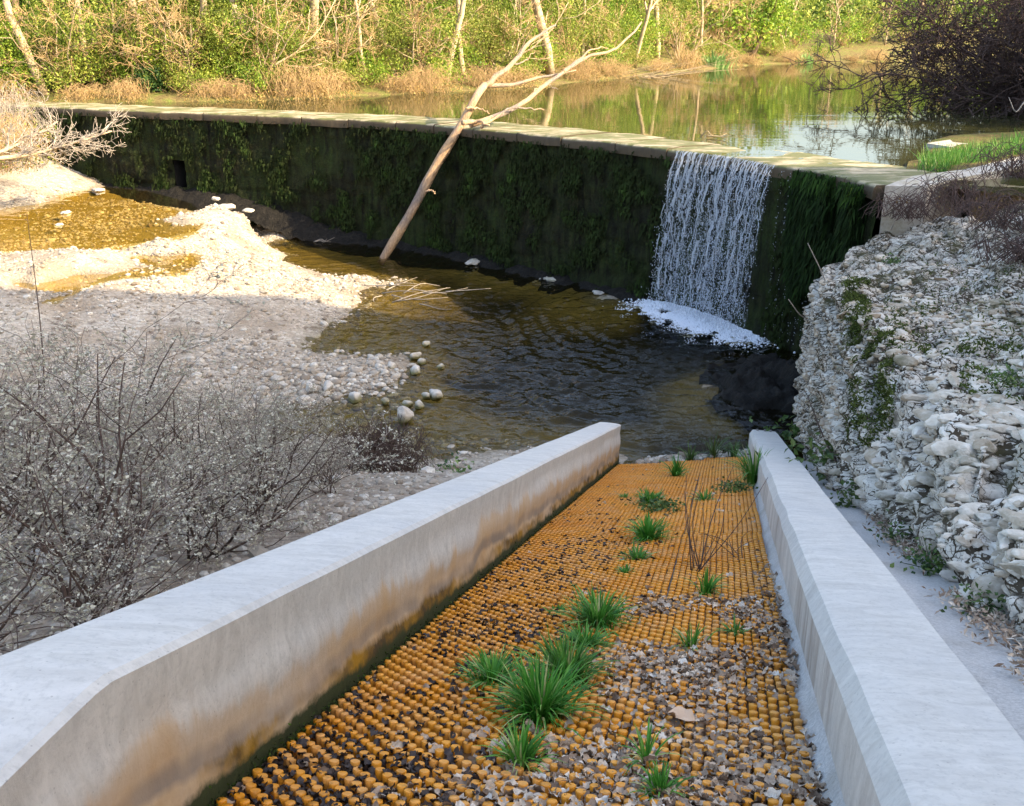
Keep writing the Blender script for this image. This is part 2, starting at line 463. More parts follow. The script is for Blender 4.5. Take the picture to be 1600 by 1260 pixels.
def concrete_mat(name, stained):
    m = NT(name); p = m.pos()
    big = m.noise(p, 1.6, 5, .6); fine = m.noise(p, 60, 6, .75); tro = m.noise(m.scale(p, (1.2, 3, 1.2)), 5, 6, .7, 1.2)
    col = m.ramp(tro, [(.3, (.50, .465, .41)), (.5, (.60, .565, .505)), (.7, (.68, .64, .575))])
    col = m.mix(m.ramp(big, [(.42, .0), (.7, .3)]), col, (.40, .40, .40))
    col = m.mix(m.ramp(fine, [(.35, .35), (.5, 0.0)]), col, (.36, .34, .31))
    spk = m.voro(p, 45.0, 'F1', 0)
    col = m.mix(m.ramp(spk, [(.06, .5), (.12, 0.0)]), col, (.25, .23, .20))
    if stained:
        hg = m.attr()                                   # 0 at the ramp, 1 at the wall's top edge, 2 elsewhere
        along = m.scale(p, (1, 1, .10))
        streak = m.noise(along, 8, 6, .7); wav = m.noise(along, 2.4, 4, .6)
        hh = m.math('SUBTRACT', hg, m.math('MULTIPLY', m.math('SUBTRACT', streak, .5), .40))
        hh = m.math('SUBTRACT', hh, m.math('MULTIPLY', m.math('SUBTRACT', wav, .5), .75))
        och = m.ramp(hh, [(.36, 1.0), (.50, .8), (.58, .15), (.70, 0.0)])
        rim = m.ramp(hg, [(.86, 0.0), (.95, .5), (1.0, 0.0)])
        col = m.mix(m.math('MULTIPLY', och, m.ramp(m.noise(p, 3, 4, .6), [(.3, .6), (.65, .95)])), col, m.mix(m.noise(p, 7, 5, .7), (.46, .26, .10), (.60, .42, .23)))
        wet = m.noise(along, 4.5, 4, .6)
        blk = m.ramp(m.math('SUBTRACT', hg, m.math('MULTIPLY', m.math('SUBTRACT', wav, .5), .45)), [(.22, 0.0), (.27, .85), (.33, .7), (.40, 0.0)])
        col = m.mix(m.math('MULTIPLY', blk, m.ramp(wet, [(.35, .35), (.6, .9)])), col, (.20, .175, .155))
        lo = m.ramp(m.math('SUBTRACT', hg, m.math('MULTIPLY', m.math('SUBTRACT', streak, .5), .25)), [(.22, 1.0), (.28, 0.0)])
        lo = m.math('MULTIPLY', lo, m.ramp(m.noise(p, 2.2, 4, .6), [(.38, .15), (.55, 1.0)]))
        col = m.mix(lo, col, m.mix(m.ramp(m.noise(p, 4, 5, .7), [(.4, 0.0), (.6, 1.0)]), (.33, .17, .012), (.075, .048, .02)))
        mo = m.ramp(m.math('SUBTRACT', hg, m.math('MULTIPLY', m.math('SUBTRACT', m.noise(p, 9, 5, .7), .5), .18)), [(.13, 1.0), (.18, 0.0)])
        col = m.mix(mo, col, m.mix(m.noise(p, 18, 4, .7), (.018, .020, .008), (.055, .065, .018)))
    else:
        up = m.sep(m.n('NewGeometry').outputs['Normal'])[2]
        sk = m.noise(m.scale(p, (1, 1, .08)), 9, 5, .7); lg = m.noise(p, .8, 3, .5)
        f = m.math('MULTIPLY', m.ramp(up, [(.25, 1.0), (.5, 0.0)]), m.math('MULTIPLY', m.ramp(sk, [(.42, 0.0), (.62, 1.0)]), m.ramp(lg, [(.4, .2), (.6, .9)])))
        col = m.mix(f, col, (.27, .22, .175))
    h = m.math('ADD', m.math('MULTIPLY', tro, .6), m.math('MULTIPLY', fine, .4))
    return m.done(m.principled(col, .85, m.bump(h, .35, .012), .25))
M['concrete_stained'] = concrete_mat('stained_concrete', True)
M['concrete'] = concrete_mat('pale_concrete', False)
def strip_mat():
    m = NT('gritty_mortar'); p = m.pos()
    f = m.noise(p, 90, 6, .8); b = m.noise(p, 3, 5, .6)
    col = m.ramp(f, [(.3, (.34, .33, .31)), (.6, (.60, .585, .555))])
    col = m.mix(m.ramp(b, [(.5, 0.0), (.72, .55)]), col, (.30, .26, .2))
    return m.done(m.principled(col, .9, m.bump(f, .5, .01), .2))
M['mortar'] = strip_mat()
def block_mat():
    m = NT('weathered_concrete'); p = m.pos()
    f = m.noise(p, 12, 6, .7); b = m.noise(p, 2.5, 4, .6)
    col = m.ramp(f, [(.3, (.27, .24, .2)), (.6, (.50, .47, .41))])
    col = m.mix(m.ramp(b, [(.5, 0.0), (.7, .6)]), col, (.30, .27, .16))
    return m.done(m.principled(col, .9, m.bump(f, .5, .02), .2))
M['block'] = block_mat()
def stud_mat():
    m = NT('orange_resin_stud'); p = m.pos()
    b = m.noise(p, 2.2, 4, .6); f = m.noise(p, 30, 4, .6); c = m.noise(p, 8, 3, .6)
    col = m.mix(m.ramp(b, [(.35, 0.0), (.65, 1.0)]), (.66, .24, .006), (.76, .33, .035))
    col = m.mix(m.ramp(c, [(.46, 0.0), (.66, .65)]), col, (.68, .36, .13))          # sun-bleached, dusty studs
    col = m.mix(m.ramp(f, [(.35, .5), (.5, 0.0)]), col, (.26, .11, .015))
    return m.done(m.principled(col, .42, m.bump(f, .15, .004), .4, **{'Subsurface Weight': 0.0}))
M['stud'] = stud_mat()
def tile_mat():
    m = NT('orange_tile_base'); p = m.pos()
    f = m.noise(p, 14, 5, .7)
    col = m.ramp(f, [(.35, (.03, .018, .010)), (.55, (.10, .045, .010)), (.75, (.22, .09, .016))])
    return m.done(m.principled(col, .7, m.bump(f, .3, .005), .3))
M['tile'] = tile_mat()
def dead_leaf_mat():
    m = NT('dead_leaf'); p = m.objc()
    r = m.n('ObjectInfo').outputs['Random']
    t = m.attr()
    k = m.math('FRACT', m.math('ADD', r, t))
    col = m.ramp(k, [(0, (.12, .08, .05)), (.15, (.29, .205, .14)), (.5, (.50, .385, .28)), (.85, (.70, .58, .44)), (1, (.76, .69, .58))])
    nz = m.noise(p, 40, 4, .7)
    col = m.mix(m.ramp(nz, [(.4, .45), (.6, 0.0)]), col, (.09, .06, .045))
    return m.done(m.principled(col, .8, m.bump(nz, .4, .005), .2))
M['dead_leaf'] = dead_leaf_mat()
def black_leaf_mat():
    m = NT('wet_black_leaf'); p = m.objc()
    nz = m.noise(p, 40, 4, .7)
    col = m.ramp(nz, [(.3, (.012, .009, .008)), (.7, (.06, .042, .036))])
    return m.done(m.principled(col, .5, m.bump(nz, .4, .005), .3))
M['black_leaf'] = black_leaf_mat()
def pale_leaf_mat():
    m = NT('pale_tan_leaf'); p = m.objc()
    col = m.mix(m.noise(p, 30, 4, .7), (.50, .33, .20), (.68, .52, .38))
    return m.done(m.principled(col, .8, None, .2))
M['pale_leaf'] = pale_leaf_mat()

def rock_mat():
    m = NT('limestone_conglomerate'); p = m.pos()
    t = m.attr()                                         # 0 soil and painted crevice shade between stones .. 1 stone face
    nz = m.noise(p, 9, 6, .7); big = m.noise(p, 1.1, 5, .6)
    v = m.sep(m.voro(p, 14.0, 'F1', 1))[0]
    st = m.ramp(nz, [(.3, (.32, .265, .19)), (.5, (.56, .505, .41)), (.7, (.78, .73, .635))])
    warm = m.ramp(nz, [(.3, (.20, .135, .075)), (.5, (.40, .305, .20)), (.7, (.60, .50, .37))])
    up = m.ramp(m.sep(m.n('NewGeometry').outputs['True Normal'])[2], [(.40, 1.0), (.68, 0.0)])
    fy = m.math('ADD', m.math('MULTIPLY', m.sep(p)[1], .1), m.math('MULTIPLY', m.math('SUBTRACT', m.noise(p, 1.6, 3, .6), .5), .9))
    wf_ = m.math('MULTIPLY', m.ramp(fy, [(.55, 0.0), (.75, .95)]), up)
    st = m.mix(wf_, st, warm)
    st = m.mix(.25, st, m.ramp(v, [(0, (.25, .22, .18)), (1, (.75, .74, .70))]))
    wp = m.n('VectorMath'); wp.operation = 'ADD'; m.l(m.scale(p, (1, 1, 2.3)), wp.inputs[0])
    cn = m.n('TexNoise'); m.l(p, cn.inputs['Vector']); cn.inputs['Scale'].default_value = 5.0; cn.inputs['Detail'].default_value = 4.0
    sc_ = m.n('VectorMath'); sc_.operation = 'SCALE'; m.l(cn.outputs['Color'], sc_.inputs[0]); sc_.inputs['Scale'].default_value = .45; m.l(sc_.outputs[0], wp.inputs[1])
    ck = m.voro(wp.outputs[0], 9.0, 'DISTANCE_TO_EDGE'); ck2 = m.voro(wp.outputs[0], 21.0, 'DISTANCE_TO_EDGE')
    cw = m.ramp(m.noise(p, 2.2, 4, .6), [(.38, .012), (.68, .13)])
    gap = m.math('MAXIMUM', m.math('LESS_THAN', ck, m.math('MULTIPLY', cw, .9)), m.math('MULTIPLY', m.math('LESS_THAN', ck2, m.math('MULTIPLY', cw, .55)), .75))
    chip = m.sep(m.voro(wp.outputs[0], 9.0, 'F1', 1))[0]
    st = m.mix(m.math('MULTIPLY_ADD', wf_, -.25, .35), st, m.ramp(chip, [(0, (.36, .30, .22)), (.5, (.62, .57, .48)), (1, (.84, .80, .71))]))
    soil = m.mix(m.noise(p, 20, 4, .7), (.030, .024, .017), (.10, .078, .052))  # soil colour kept near black to paint crevice shade into the gaps
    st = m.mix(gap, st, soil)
    tt = m.math('ADD', t, m.math('MULTIPLY', m.math('SUBTRACT', m.noise(p, 26, 4, .7), .5), .35))
    col = m.mix(m.ramp(tt, [(.22, 1.0), (.50, 0.0)]), st, soil)
    lich = m.math('MULTIPLY', m.ramp(big, [(.52, 0.0), (.62, 1.0)]), m.ramp(m.noise(p, 7, 5, .7), [(.44, 0.0), (.56, .75)]))
    col = m.mix(lich, col, m.mix(m.noise(p, 16, 4, .7), (.028, .030, .014), (.10, .095, .035)))
    hh_ = m.math('ADD', m.math('MULTIPLY', nz, .5), m.math('MULTIPLY', gap, -.8))
    return m.done(m.principled(col, .92, m.bump(hh_, 1.0, .03), .12))
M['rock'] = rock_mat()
def rstone_mat():
    m = NT('white_limestone'); p = m.pos()
    nz = m.noise(p, 18, 6, .7)
    col = m.ramp(nz, [(.28, (.28, .22, .15)), (.5, (.56, .50, .40)), (.7, (.80, .75, .66))])
    k = m.math('FRACT', m.math('ADD', m.n('ObjectInfo').outputs['Random'], m.attr()))
    col = m.mix(.5, col, m.ramp(k, [(0, (.24, .18, .11)), (.3, (.46, .395, .30)), (.6, (.66, .61, .51)), (1, (.82, .78, .70))]))
    fy = m.math('ADD', m.math('MULTIPLY', m.sep(p)[1], .1), m.math('MULTIPLY', m.math('SUBTRACT', m.noise(p, 1.6, 3, .6), .5), .9))
    up = m.ramp(m.sep(m.n('NewGeometry').outputs['True Normal'])[2], [(.5, 1.0), (.9, .25)])
    col = m.mix(m.math('MULTIPLY', m.ramp(fy, [(.55, 0.0), (.75, .85)]), up), col, m.ramp(k, [(0, (.20, .135, .075)), (1, (.54, .44, .31))]))      # the far end is a browner, pebbly bed
    big = m.noise(p, 1.1, 5, .6)
    lich = m.math('MULTIPLY', m.ramp(big, [(.50, 0.0), (.60, 1.0)]), m.ramp(m.noise(p, 7, 5, .7), [(.42, 0.0), (.56, .8)]))
    col = m.mix(lich, col, m.mix(m.noise(p, 16, 4, .7), (.03, .032, .014), (.13, .12, .05)))
    return m.done(m.principled(col, .9, m.bump(nz, .7, .015), .15))
M['rock_stone'] = rstone_mat()
def wetwall_mat():
    m = NT('wet_mossy_masonry'); p = m.pos()
    st = m.noise(m.scale(p, (1, 1, .13)), 8, 6, .7)
    b = m.noise(p, 1.2, 5, .6)
    col = m.ramp(st, [(.3, (.004, .004, .003)), (.55, (.016, .0145, .009)), (.75, (.06, .046, .026))])
    g = m.mix(m.noise(p, 14, 5, .75), (.007, .013, .004), (.048, .075, .017))
    col = m.mix(m.math('MULTIPLY', m.ramp(b, [(.35, .2), (.6, 1.0)]), m.ramp(st, [(.35, 0.0), (.6, .9)])), col, g)
    return m.done(m.principled(col, .8, m.bump(m.math('ADD', st, m.noise(p, 22, 5, .7)), .9, .05), .12))
M['wetwall'] = wetwall_mat()
def coping_mat():
    m = NT('mossy_coping_stone'); p = m.pos()
    nz = m.noise(p, 7, 6, .7); b = m.noise(m.scale(p, (1, 2.2, 1)), 1.5, 5, .65)
    col = m.ramp(nz, [(.3, (.22, .18, .11)), (.55, (.42, .36, .24)), (.75, (.55, .49, .35))])
    mo = m.mix(m.noise(p, 20, 4, .7), (.05, .06, .018), (.16, .17, .045))
    col = m.mix(m.ramp(b, [(.41, 0.0), (.54, .9)]), col, mo)
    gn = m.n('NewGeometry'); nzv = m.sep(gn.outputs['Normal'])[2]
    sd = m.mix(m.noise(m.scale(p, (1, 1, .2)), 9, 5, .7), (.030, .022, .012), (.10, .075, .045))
    col = m.mix(m.ramp(nzv, [(.35, 1.0), (.7, 0.0)]), col, sd)                    # darker streaked brown on the upright face
    return m.done(m.principled(col, .7, m.bump(nz, .6, .03), .3))
M['coping'] = coping_mat()
def mud_mat():
    m = NT('dark_wet_mud'); p = m.pos()
    nz = m.noise(p, 9, 6, .7)
    col = m.ramp(nz, [(.3, (.006, .0055, .005)), (.6, (.018, .016, .013)), (.8, (.05, .042, .034))])
    return m.done(m.principled(col, .7, m.bump(nz, 1.0, .08), .15))
M['mud'] = mud_mat()
def earth_mat(name, a, b, c):
    m = NT(name); p = m.pos()
    nz = m.noise(p, 2.5, 6, .7); f = m.noise(p, 22, 5, .7)
    col = m.ramp(nz, [(.35, a), (.5, b), (.65, c)])
    col = m.mix(m.ramp(f, [(.4, .6), (.6, 0.0)]), col, tuple(x*.5 for x in a))
    return m.done(m.principled(col, .95, m.bump(f, .8, .05), .1))
M['bank'] = earth_mat('grassy_earth', (.13, .09, .045), (.19, .16, .06), (.15, .19, .04))
M['hill'] = earth_mat('wooded_earth', (.20, .16, .10), (.22, .20, .11), (.16, .18, .07))
M['void'] = NT('dark_outlet'); M['void'] = M['void'].done(M['void'].principled((.01, .01, .01), .9))

# ------------------------------------------------------------------ ramp frame (direction of the sloping channel)
_u = np.array([337/F_PX, CT + .03*ST, -(ST - .03*CT)]); U = _u / np.linalg.norm(_u)
UH = np.array([U[0], U[1], 0]); UH /= np.linalg.norm(UH)
R_ = np.array([UH[1], -UH[0], 0])
N_ = np.cross(R_, U)
CAM = np.array([0, 0, CAM_Z])
AK = 1.54                                              # where the channel levels out near the top
def RP(a, b, c):
    a = np.asarray(a, float); b = np.asarray(b, float); c = np.asarray(c, float)
    aa = np.maximum(a, AK)
    v = CAM + aa[..., None]*U + np.asarray(b)[..., None]*R_ + np.asarray(c)[..., None]*N_
    return v + np.minimum(a - AK, 0)[..., None]*UH
BL, BR = -.998, .279
def cfloor(b): return -1.0 + .15*(np.asarray(b) - BL)/(BR - BL)
def ramp_hit(px, py):
    d = D(px, py, 1.0) - CAM
    p0 = RP(2., BL, -1.); p1 = RP(5., BL, -1.); p2 = RP(2., BR, -.85)
    n = np.cross(p1-p0, p2-p0); t = np.dot(p0-CAM, n)/np.dot(d, n)
    q = d*t
    return np.dot(q, U), np.dot(q, R_), t
rx = lambda a, b, h=0.0: RP(a, b, cfloor(b) + h)

# ------------------------------------------------------------------ dam curve
ZC, ZW = 2.50, 2.478
front_px = [(60, 165), (175, 171), (330, 177), (480, 183), (600, 189), (700, 196), (830, 209), (950, 221), (1060, 233), (1140, 242.5), (1215, 256), (1290, 268), (1363, 287)]
fp = [P(x, y, ZC)[:2] for x, y in front_px]
fp = [fp[0] + np.array([-6, 2.0]), fp[0] + np.array([-2.6, .9])] + fp
fp = fp + [fp[-1] + np.array([.04, -.14])]
DC = catmull(fp, 500)
DT = np.gradient(DC, axis=0); DT /= np.linalg.norm(DT, axis=1)[:, None]
DN = np.stack([DT[:, 1], -DT[:, 0]], 1)                # downstream normal
DPX = np.array([px_of((x, y, ZC))[0] for x, y in DC])
DL = np.r_[0, np.cumsum(np.linalg.norm(np.diff(DC, axis=0), axis=1))]
def at_px(px): return int(np.argmin(np.abs(DPX - px) + (DC[:, 1] < 5)*1e4))
I_L, I_R = at_px(1066), at_px(1216)                    # ends of the waterfall lip

# ------------------------------------------------------------------ lower riverbed
ctrl = [(700, 600, -.35), (850, 560, -.4), (950, 560, -.5), (1050, 545, -.6), (800, 480, -.4), (900, 640, -.35), (1000, 650, -.4), (700, 450, -.35), (640, 412, -.25),
 (620, 520, -.22), (700, 660, -.16), (560, 395, -.2), (490, 400, -.15), (450, 388, -.12), (1080, 670, -.25), (760, 640, -.28), (620, 480, -.2),
 (985, 716, .0), (840, 692, .0), (740, 707, .0), (650, 724, .0), (560, 690, -.04), (480, 692, .02), (420, 668, -.04), (480, 655, -.06), (560, 650, -.08), (640, 690, -.08), (620, 640, -.06), (345, 665, .0),
 (520, 600, .06), (560, 600, .05), (600, 592, .03), (640, 570, .01), (665, 560, -.04), (600, 560, .01), (520, 535, -.05), (490, 535, -.03), (470, 550, .03), (500, 512, .02), (545, 490, .0), (562, 466, .02),
 (600, 442, .03), (640, 437, -.01), (560, 431, .03), (520, 432, .0), (440, 408, .0), (400, 390, .0), (388, 374, .0), (412, 367, .0), (470, 363, .02),
 (350, 402, .42), (330, 384, .52), (400, 430, .28), (300, 440, .46), (450, 450, .24), (500, 470, .18), (400, 480, .25), (300, 520, .25), (200, 520, .34), (100, 490, .46), (200, 470, .48), (250, 440, .55), (150, 455, .62),
 (420, 540, .16), (400, 600, .12), (300, 600, .18), (200, 620, .3), (470, 590, .1), (350, 630, .06), (420, 640, .03), (760, 730, .09), (820, 712, .05), (700, 740, .12), (900, 700, .05),
 (0, 425, .84), (60, 415, .84), (120, 402, .84), (165, 388, .82), (250, 374, .82), (330, 358, .80), (380, 357, .40), (430, 357, .16), (490, 358, .06), (330, 368, .62), (395, 366, .16),
 (195, 392, .52), (225, 411, .50), (280, 408, .54), (80, 452, .50), (30, 455, .5), (120, 440, .52), (310, 420, .62), (0, 480, .66), (60, 476, .64),
 (40, 365, .6), (150, 345, .57), (250, 325, .57), (110, 315, .6), (30, 345, .62), (200, 370, .62), (300, 340, .6), (180, 305, .62), (0, 395, .7), (0, 318, .82), (50, 292, .98), (95, 298, .82), (0, 285, 1.1),
 (330, 340, .80), (350, 325, .8), (330, 322, .80), (385, 338, .70), (440, 345, .3), (500, 353, .08), (560, 366, .04), (640, 384, .03), (750, 411, .02), (850, 434, .02), (950, 463, .02), (1000, 482, -.02), (1020, 520, -.4),
 (1100, 605, .0), (1150, 580, -.2), (1200, 590, -.2), (1220, 640, -.2), (1110, 640, -.15), (1160, 660, -.12)]
XY = [P(*c) for c in ctrl]
for a in (2, 3, 4, 5, 6, 7, 8, 9, 10):
    XY += [RP(a, -.6, -1.35), RP(a, .4, -1.3), RP(a, -1.5, -.98 - .012*a), RP(a, .9, -1.15)]
XY += [RP(a, b, c) for a, b, c in ((11, -.5, -1.2), (12, .5, -1.25))]
for x, y, z in [(-2.6, 2.5, 2.0), (-4.5, 3.5, 1.7), (-8, 4, 1.6), (-12, 5, 1.8), (-4, 6.5, 1.05), (-8, 8, 1.1), (-6, 9.5, .6), (-3.2, 8.8, .42), (-1.9, 8.3, .62), (-4.4, 10.2, .25), (-12, 12, 1.2), (-9.5, 13, .6), (-14, 18, 1.6), (-13, 22, 1.6), (-10.6, 22.5, 1.05),
                (-2, -1, 3.0), (-8, -2, 2.6), (3, -2, 3.0), (0, 0, 2.6), (6, 10, 1.2), (7, 5, 1.4), (4.5, 8, .7), (-18, 10, 2), (-16, 25, 2.4), (0, 24, 0), (6, 20, 0), (-6, 26, .4), (8, 14, .6)]:
    XY.append(np.array([x, y, z]))
XY = np.array(XY)
_d = np.linalg.norm(XY[:, None, :2] - XY[None, :, :2], axis=2)
_w = np.linalg.solve(_d + np.eye(len(XY))*.02, XY[:, 2] - .5)
def bed(x, y):
    x = np.atleast_1d(np.asarray(x, float)); y = np.atleast_1d(np.asarray(y, float))
    z = np.empty(len(x))
    for k in range(0, len(x), 20000):
        d = np.hypot(x[k:k+20000, None] - XY[None, :, 0], y[k:k+20000, None] - XY[None, :, 1])
        z[k:k+20000] = d @ _w + .5
    p = np.stack([x, y, x*0], 1)
    z += (fbm(p*1.3, 4, 3) - .5)*.10 + (fbm(p*6, 3, 5) - .5)*.035
    return z
gx = np.linspace(-18, 8, 300); gy = np.linspace(-3, 26, 330)
GX, GY = np.meshgrid(gx, gy)
zz = bed(GX.ravel(), GY.ravel())
xg, yg = GX.ravel(), GY.ravel()
# keep the sheet below the dam, behind its face
di = np.argmin((xg[:, None] - DC[None, ::5, 0])**2 + (yg[:, None] - DC[None, ::5, 1])**2, axis=1)*5
sd = (xg - DC[di, 0])*DN[di, 0] + (yg - DC[di, 1])*DN[di, 1]
zz = np.where(sd < -.6, np.minimum(zz, .2), zz)
lp = np.array([P(x, y, .75)[:2] for x, y in ((-60, 430), (0, 425), (60, 414), (120, 401), (165, 387), (250, 374), (308, 361), (322, 348), (318, 335), (300, 318), (200, 290), (90, 270), (-80, 275))])
def inside(poly):
    def f(x, y):
        r = np.zeros(len(x), bool); n = len(poly)
        for i in range(n):
            (x1, y1), (x2, y2) = poly[i], poly[(i+1) % n]
            c = ((y1 > y) != (y2 > y)) & (x < (x2-x1)*(y-y1)/(y2-y1+1e-12) + x1)
            r ^= c
        return r
    return f
mp = np.array([P(x, y, .6)[:2] for x, y in ((-40, 480), (60, 476), (100, 468), (150, 440), (300, 424), (318, 400), (250, 384), (180, 388), (110, 412), (0, 436), (-40, 440))])
lev = np.where(inside(lp)(xg, yg), .75, np.where(inside(mp)(xg, yg), .60, 0.0))
mb = MB(); mb.add(np.stack([xg, yg, zz], 1), grid_faces(330, 300), None, np.where(lev > 0, np.minimum(lev - zz, .16), lev - zz))
tag(mb.obj('riverbed', M['gravel']), 'pale gravel riverbed and bars below the dam', kind='structure')

# lower pools
def ripple_sheet(name, mat, x0, x1, y0, y1, z, n, m, fc, amp, label, keep=None):
    X, Y = np.meshgrid(np.linspace(x0, x1, n), np.linspace(y0, y1, m))
    X, Y = X.ravel(), Y.ravel(); p = np.stack([X, Y, X*0], 1)
    d = np.hypot(X - fc[0], Y - fc[1])
    dd = d + (fbm(p*.9, 2, 21) - .5)*1.1
    env = np.exp(-d/9.0)*np.clip(d/1.0, 0.3, 1)
    h = np.sin(dd*2*PI/.26)*.45 + np.sin(dd*2*PI/.41 + 1.3)*.6
    h = h*(.4 + 1.2*vnoise(p*1.7, 4)) + (fbm(p*np.array([5.5, 10.0, 1]), 4, 9) - .5)*3.6 + (vnoise(p*np.array([9., 16., 1]), 19) - .5)*1.5
    Z = z + amp*h*env
    f = grid_faces(m, n)
    if keep is not None:
        cx, cy = X[f].mean(1), Y[f].mean(1)
        f = f[keep(cx, cy)]
    mb = MB(); mb.add(np.stack([X, Y, Z], 1), f)
    return tag(mb.obj(name, mat), label, kind='structure')
FALL_C = np.append(DC[(I_L+I_R)//2] + DN[(I_L+I_R)//2]*.5, 0)
ripple_sheet('pool_water', M['pool_water'], -8.5, 5.5, 7.5, 24, 0.0, 440, 540, FALL_C, .024, 'brown rippled pool below the waterfall')
ripple_sheet('shallow_pool_water', M['shallow_water'], -15, -4, 17, 27, .75, 160, 160, (-8.5, 23), .002, 'golden shallow pool at the foot of the dam', inside(lp))
ripple_sheet('side_channel_water', M['shallow_water'], -11, -4, 13, 22, .60, 120, 120, (-6, 17), .002, 'thin green side channel crossing the gravel bar', inside(mp))

# gravel stones of the bars
rng = np.random.default_rng(5)
N = 110000
gxp = rng.uniform(-10.5, .8, N); gyp = rng.uniform(3.2, 23.5, N)
gz = bed(gxp, gyp)
clus = fbm(np.stack([gxp, gyp, gxp*0], 1)*.9, 3, 40)
_k = rng.uniform(0, 1, N) < np.clip((clus - .30)*2.2, .12, .9)
wallb = (np.stack([gxp, gyp, gz], 1) - CAM) @ R_
ok = _k & (gz > -.10) & (wallb < -1.3)
gxp, gyp, gz = gxp[ok][:40000], gyp[ok][:40000], gz[ok][:40000]
sz = rng.lognormal(math.log(.019), .5, len(gxp)); sz = np.clip(sz, .008, .075)
mb = MB(); many_stones(mb, np.stack([gxp, gyp, gz + sz*.15], 1), sz, rng)
tag(mb.obj('gravel', M['pebble'], smooth_=False), 'loose pale pebbles covering the gravel bars', kind='stuff')

# rubble of fist-sized stones on the spit and the near shore
pc = []; sc_ = []
for x0, y0, sx_, sy_, k_, z_ in ((575, 585, 45, 22, 260, .03), (500, 608, 45, 16, 170, .05), (440, 625, 60, 14, 120, .05), (520, 708, 45, 12, 110, .03), (620, 640, 40, 25, 40, -.02), (420, 560, 70, 40, 120, .1)):
    for _ in range(k_):
        q = P(x0 + rng.normal(0, sx_), y0 + rng.normal(0, sy_), z_); pc.append(q[:2]); sc_.append(rng.lognormal(math.log(.034), .35))
pc = np.array(pc); sc_ = np.clip(np.array(sc_), .018, .075); zc_ = bed(pc[:, 0], pc[:, 1]); ok = (zc_ > -.07) & (((np.c_[pc, zc_] - CAM) @ R_) < -1.3)
mb = MB(); many_stones(mb, np.c_[pc, zc_ + sc_*.2][ok], sc_[ok], rng, ICO2, ICO2F, (.5, .85))
tag(mb.obj('rubble', M['pebble']), 'fist-sized pale rubble on the stone spit and the near shore', kind='stuff')

# ------------------------------------------------------------------ single stones
stone_list = [  # px, py of the foot, half width m, z, words
 (632, 660, .125, .0, 'large squarish stone with an algae green foot standing in the shallows', 0),
 (682, 624, .105, .0, 'pale upright boulder in the water, right of the squarish stone', 0),
 (655, 638, .075, .0, 'grey dark-sided stone wedged behind the squarish algae green stone', 0),
 (667, 624, .07, .0, 'low stone touching the left side of the pale upright boulder', 0),
 (637, 636, .07, .0, 'small white stone behind the top of the squarish stone', 0),
 (554, 628, .10, .0, 'dark-based grey stone alone in the shallow inlet', 0),
 (602, 632, .065, .0, 'tan stone in the water between the inlet stone and the squarish stone', 0),
 (648, 562, .09, .0, 'pale round boulder at the far tip of the stone spit', 0),
 (660, 570, .075, .0, 'wet grey boulder beside the pale round one at the spit tip', 0),
 (648, 585, .085, .0, 'flat-topped stone at the near edge of the stone spit', 0),
 (612, 578, .08, .02, 'chalky stone in the middle of the spit rubble', 0),
 (600, 588, .07, .02, 'small chalky stone at the near side of the spit rubble', 0),
 (665, 542, .07, .0, 'low stone just breaking the rippled water beyond the spit', 0),
 (688, 577, .06, .0, 'flat stone awash right of the spit', 0),
 (512, 610, .085, .06, 'rounded white stone on the gravel above the inlet', 0),
 (484, 612, .09, .07, 'buff stone beside the rounded white stone on the gravel', 0),
 (545, 697, .10, .02, 'white stone at the near shore, right of the rusty-sided one', 0),
 (527, 704, .10, .03, 'rusty-sided stone on the near shore above the bramble', 0),
 (594, 708, .10, .0, 'pale stone at the water edge above the bramble mound', 0),
 (487, 714, .09, .05, 'white and rust stone left of the bramble mound', 0),
 (510, 716, .06, .05, 'small rust-coloured stone between the two near-shore white stones', 0),
 (525, 717, .07, .05, 'small white stone in front of the rusty-sided stone', 0),
 (470, 722, .075, .06, 'flat white stone lowest on the near shore', 0),
 (740, 412, .22, .04, 'long pale flat rock at the dam foot right of the log', 1),
 (775, 409, .16, .04, 'broken flat rock next to the long pale rock at the dam foot', 1),
 (865, 440, .18, .02, 'yellowish flat rock awash at the middle of the dam foot', 1),
 (935, 460, .15, .02, 'low pale rock at the dam foot nearest the waterfall', 1),
 (352, 325, .25, .80, 'white flat rock at the dam foot right of the drain hole', 1),
 (385, 331, .20, .75, 'second white flat rock along the dark dam foot', 1),
 (335, 312, .16, .82, 'small white rock close under the mossy dam face', 1),
 (150, 299, .22, .76, 'sunlit cream rock in the golden pool by the left shore', 1),
 (90, 352, .13, .76, 'small cream rock awash in the golden pool', 1),
 (100, 334, .16, .76, 'pale rock breaking the surface in the middle of the golden pool', 1)]
for i, (x, y, r, z, lab, fl) in enumerate(stone_list):
    rg = np.random.default_rng(100 + i)
    v = stone_verts(rg, ICO3, .42 if not fl else .5, 1.6 if not fl else 2.2)
    v += (fbm(v*5, 3, i)[:, None] - .5)*.16*v
    sc = np.array([1.0, .85 if not fl else .6, .8 if not fl else .24])*r
    if i == 0: sc = np.array([.9, .85, 1.05])*r
    mb = MB(); mb.add(v*sc, None, ICO3F)
    p = P(x, y, z)
    o = mb.obj('stone' if not fl else 'flat_rock', M['boulder'] if not fl else M['block'])
    o.location = (p[0], p[1] + r*.5, z + sc[2]*(.45 if not fl else .1)); o.rotation_euler = (0, 0, rg.uniform(0, 6))
    tag(o, lab, 'stone', 'stones in the stream' if not fl else 'flat rocks along the dam foot')

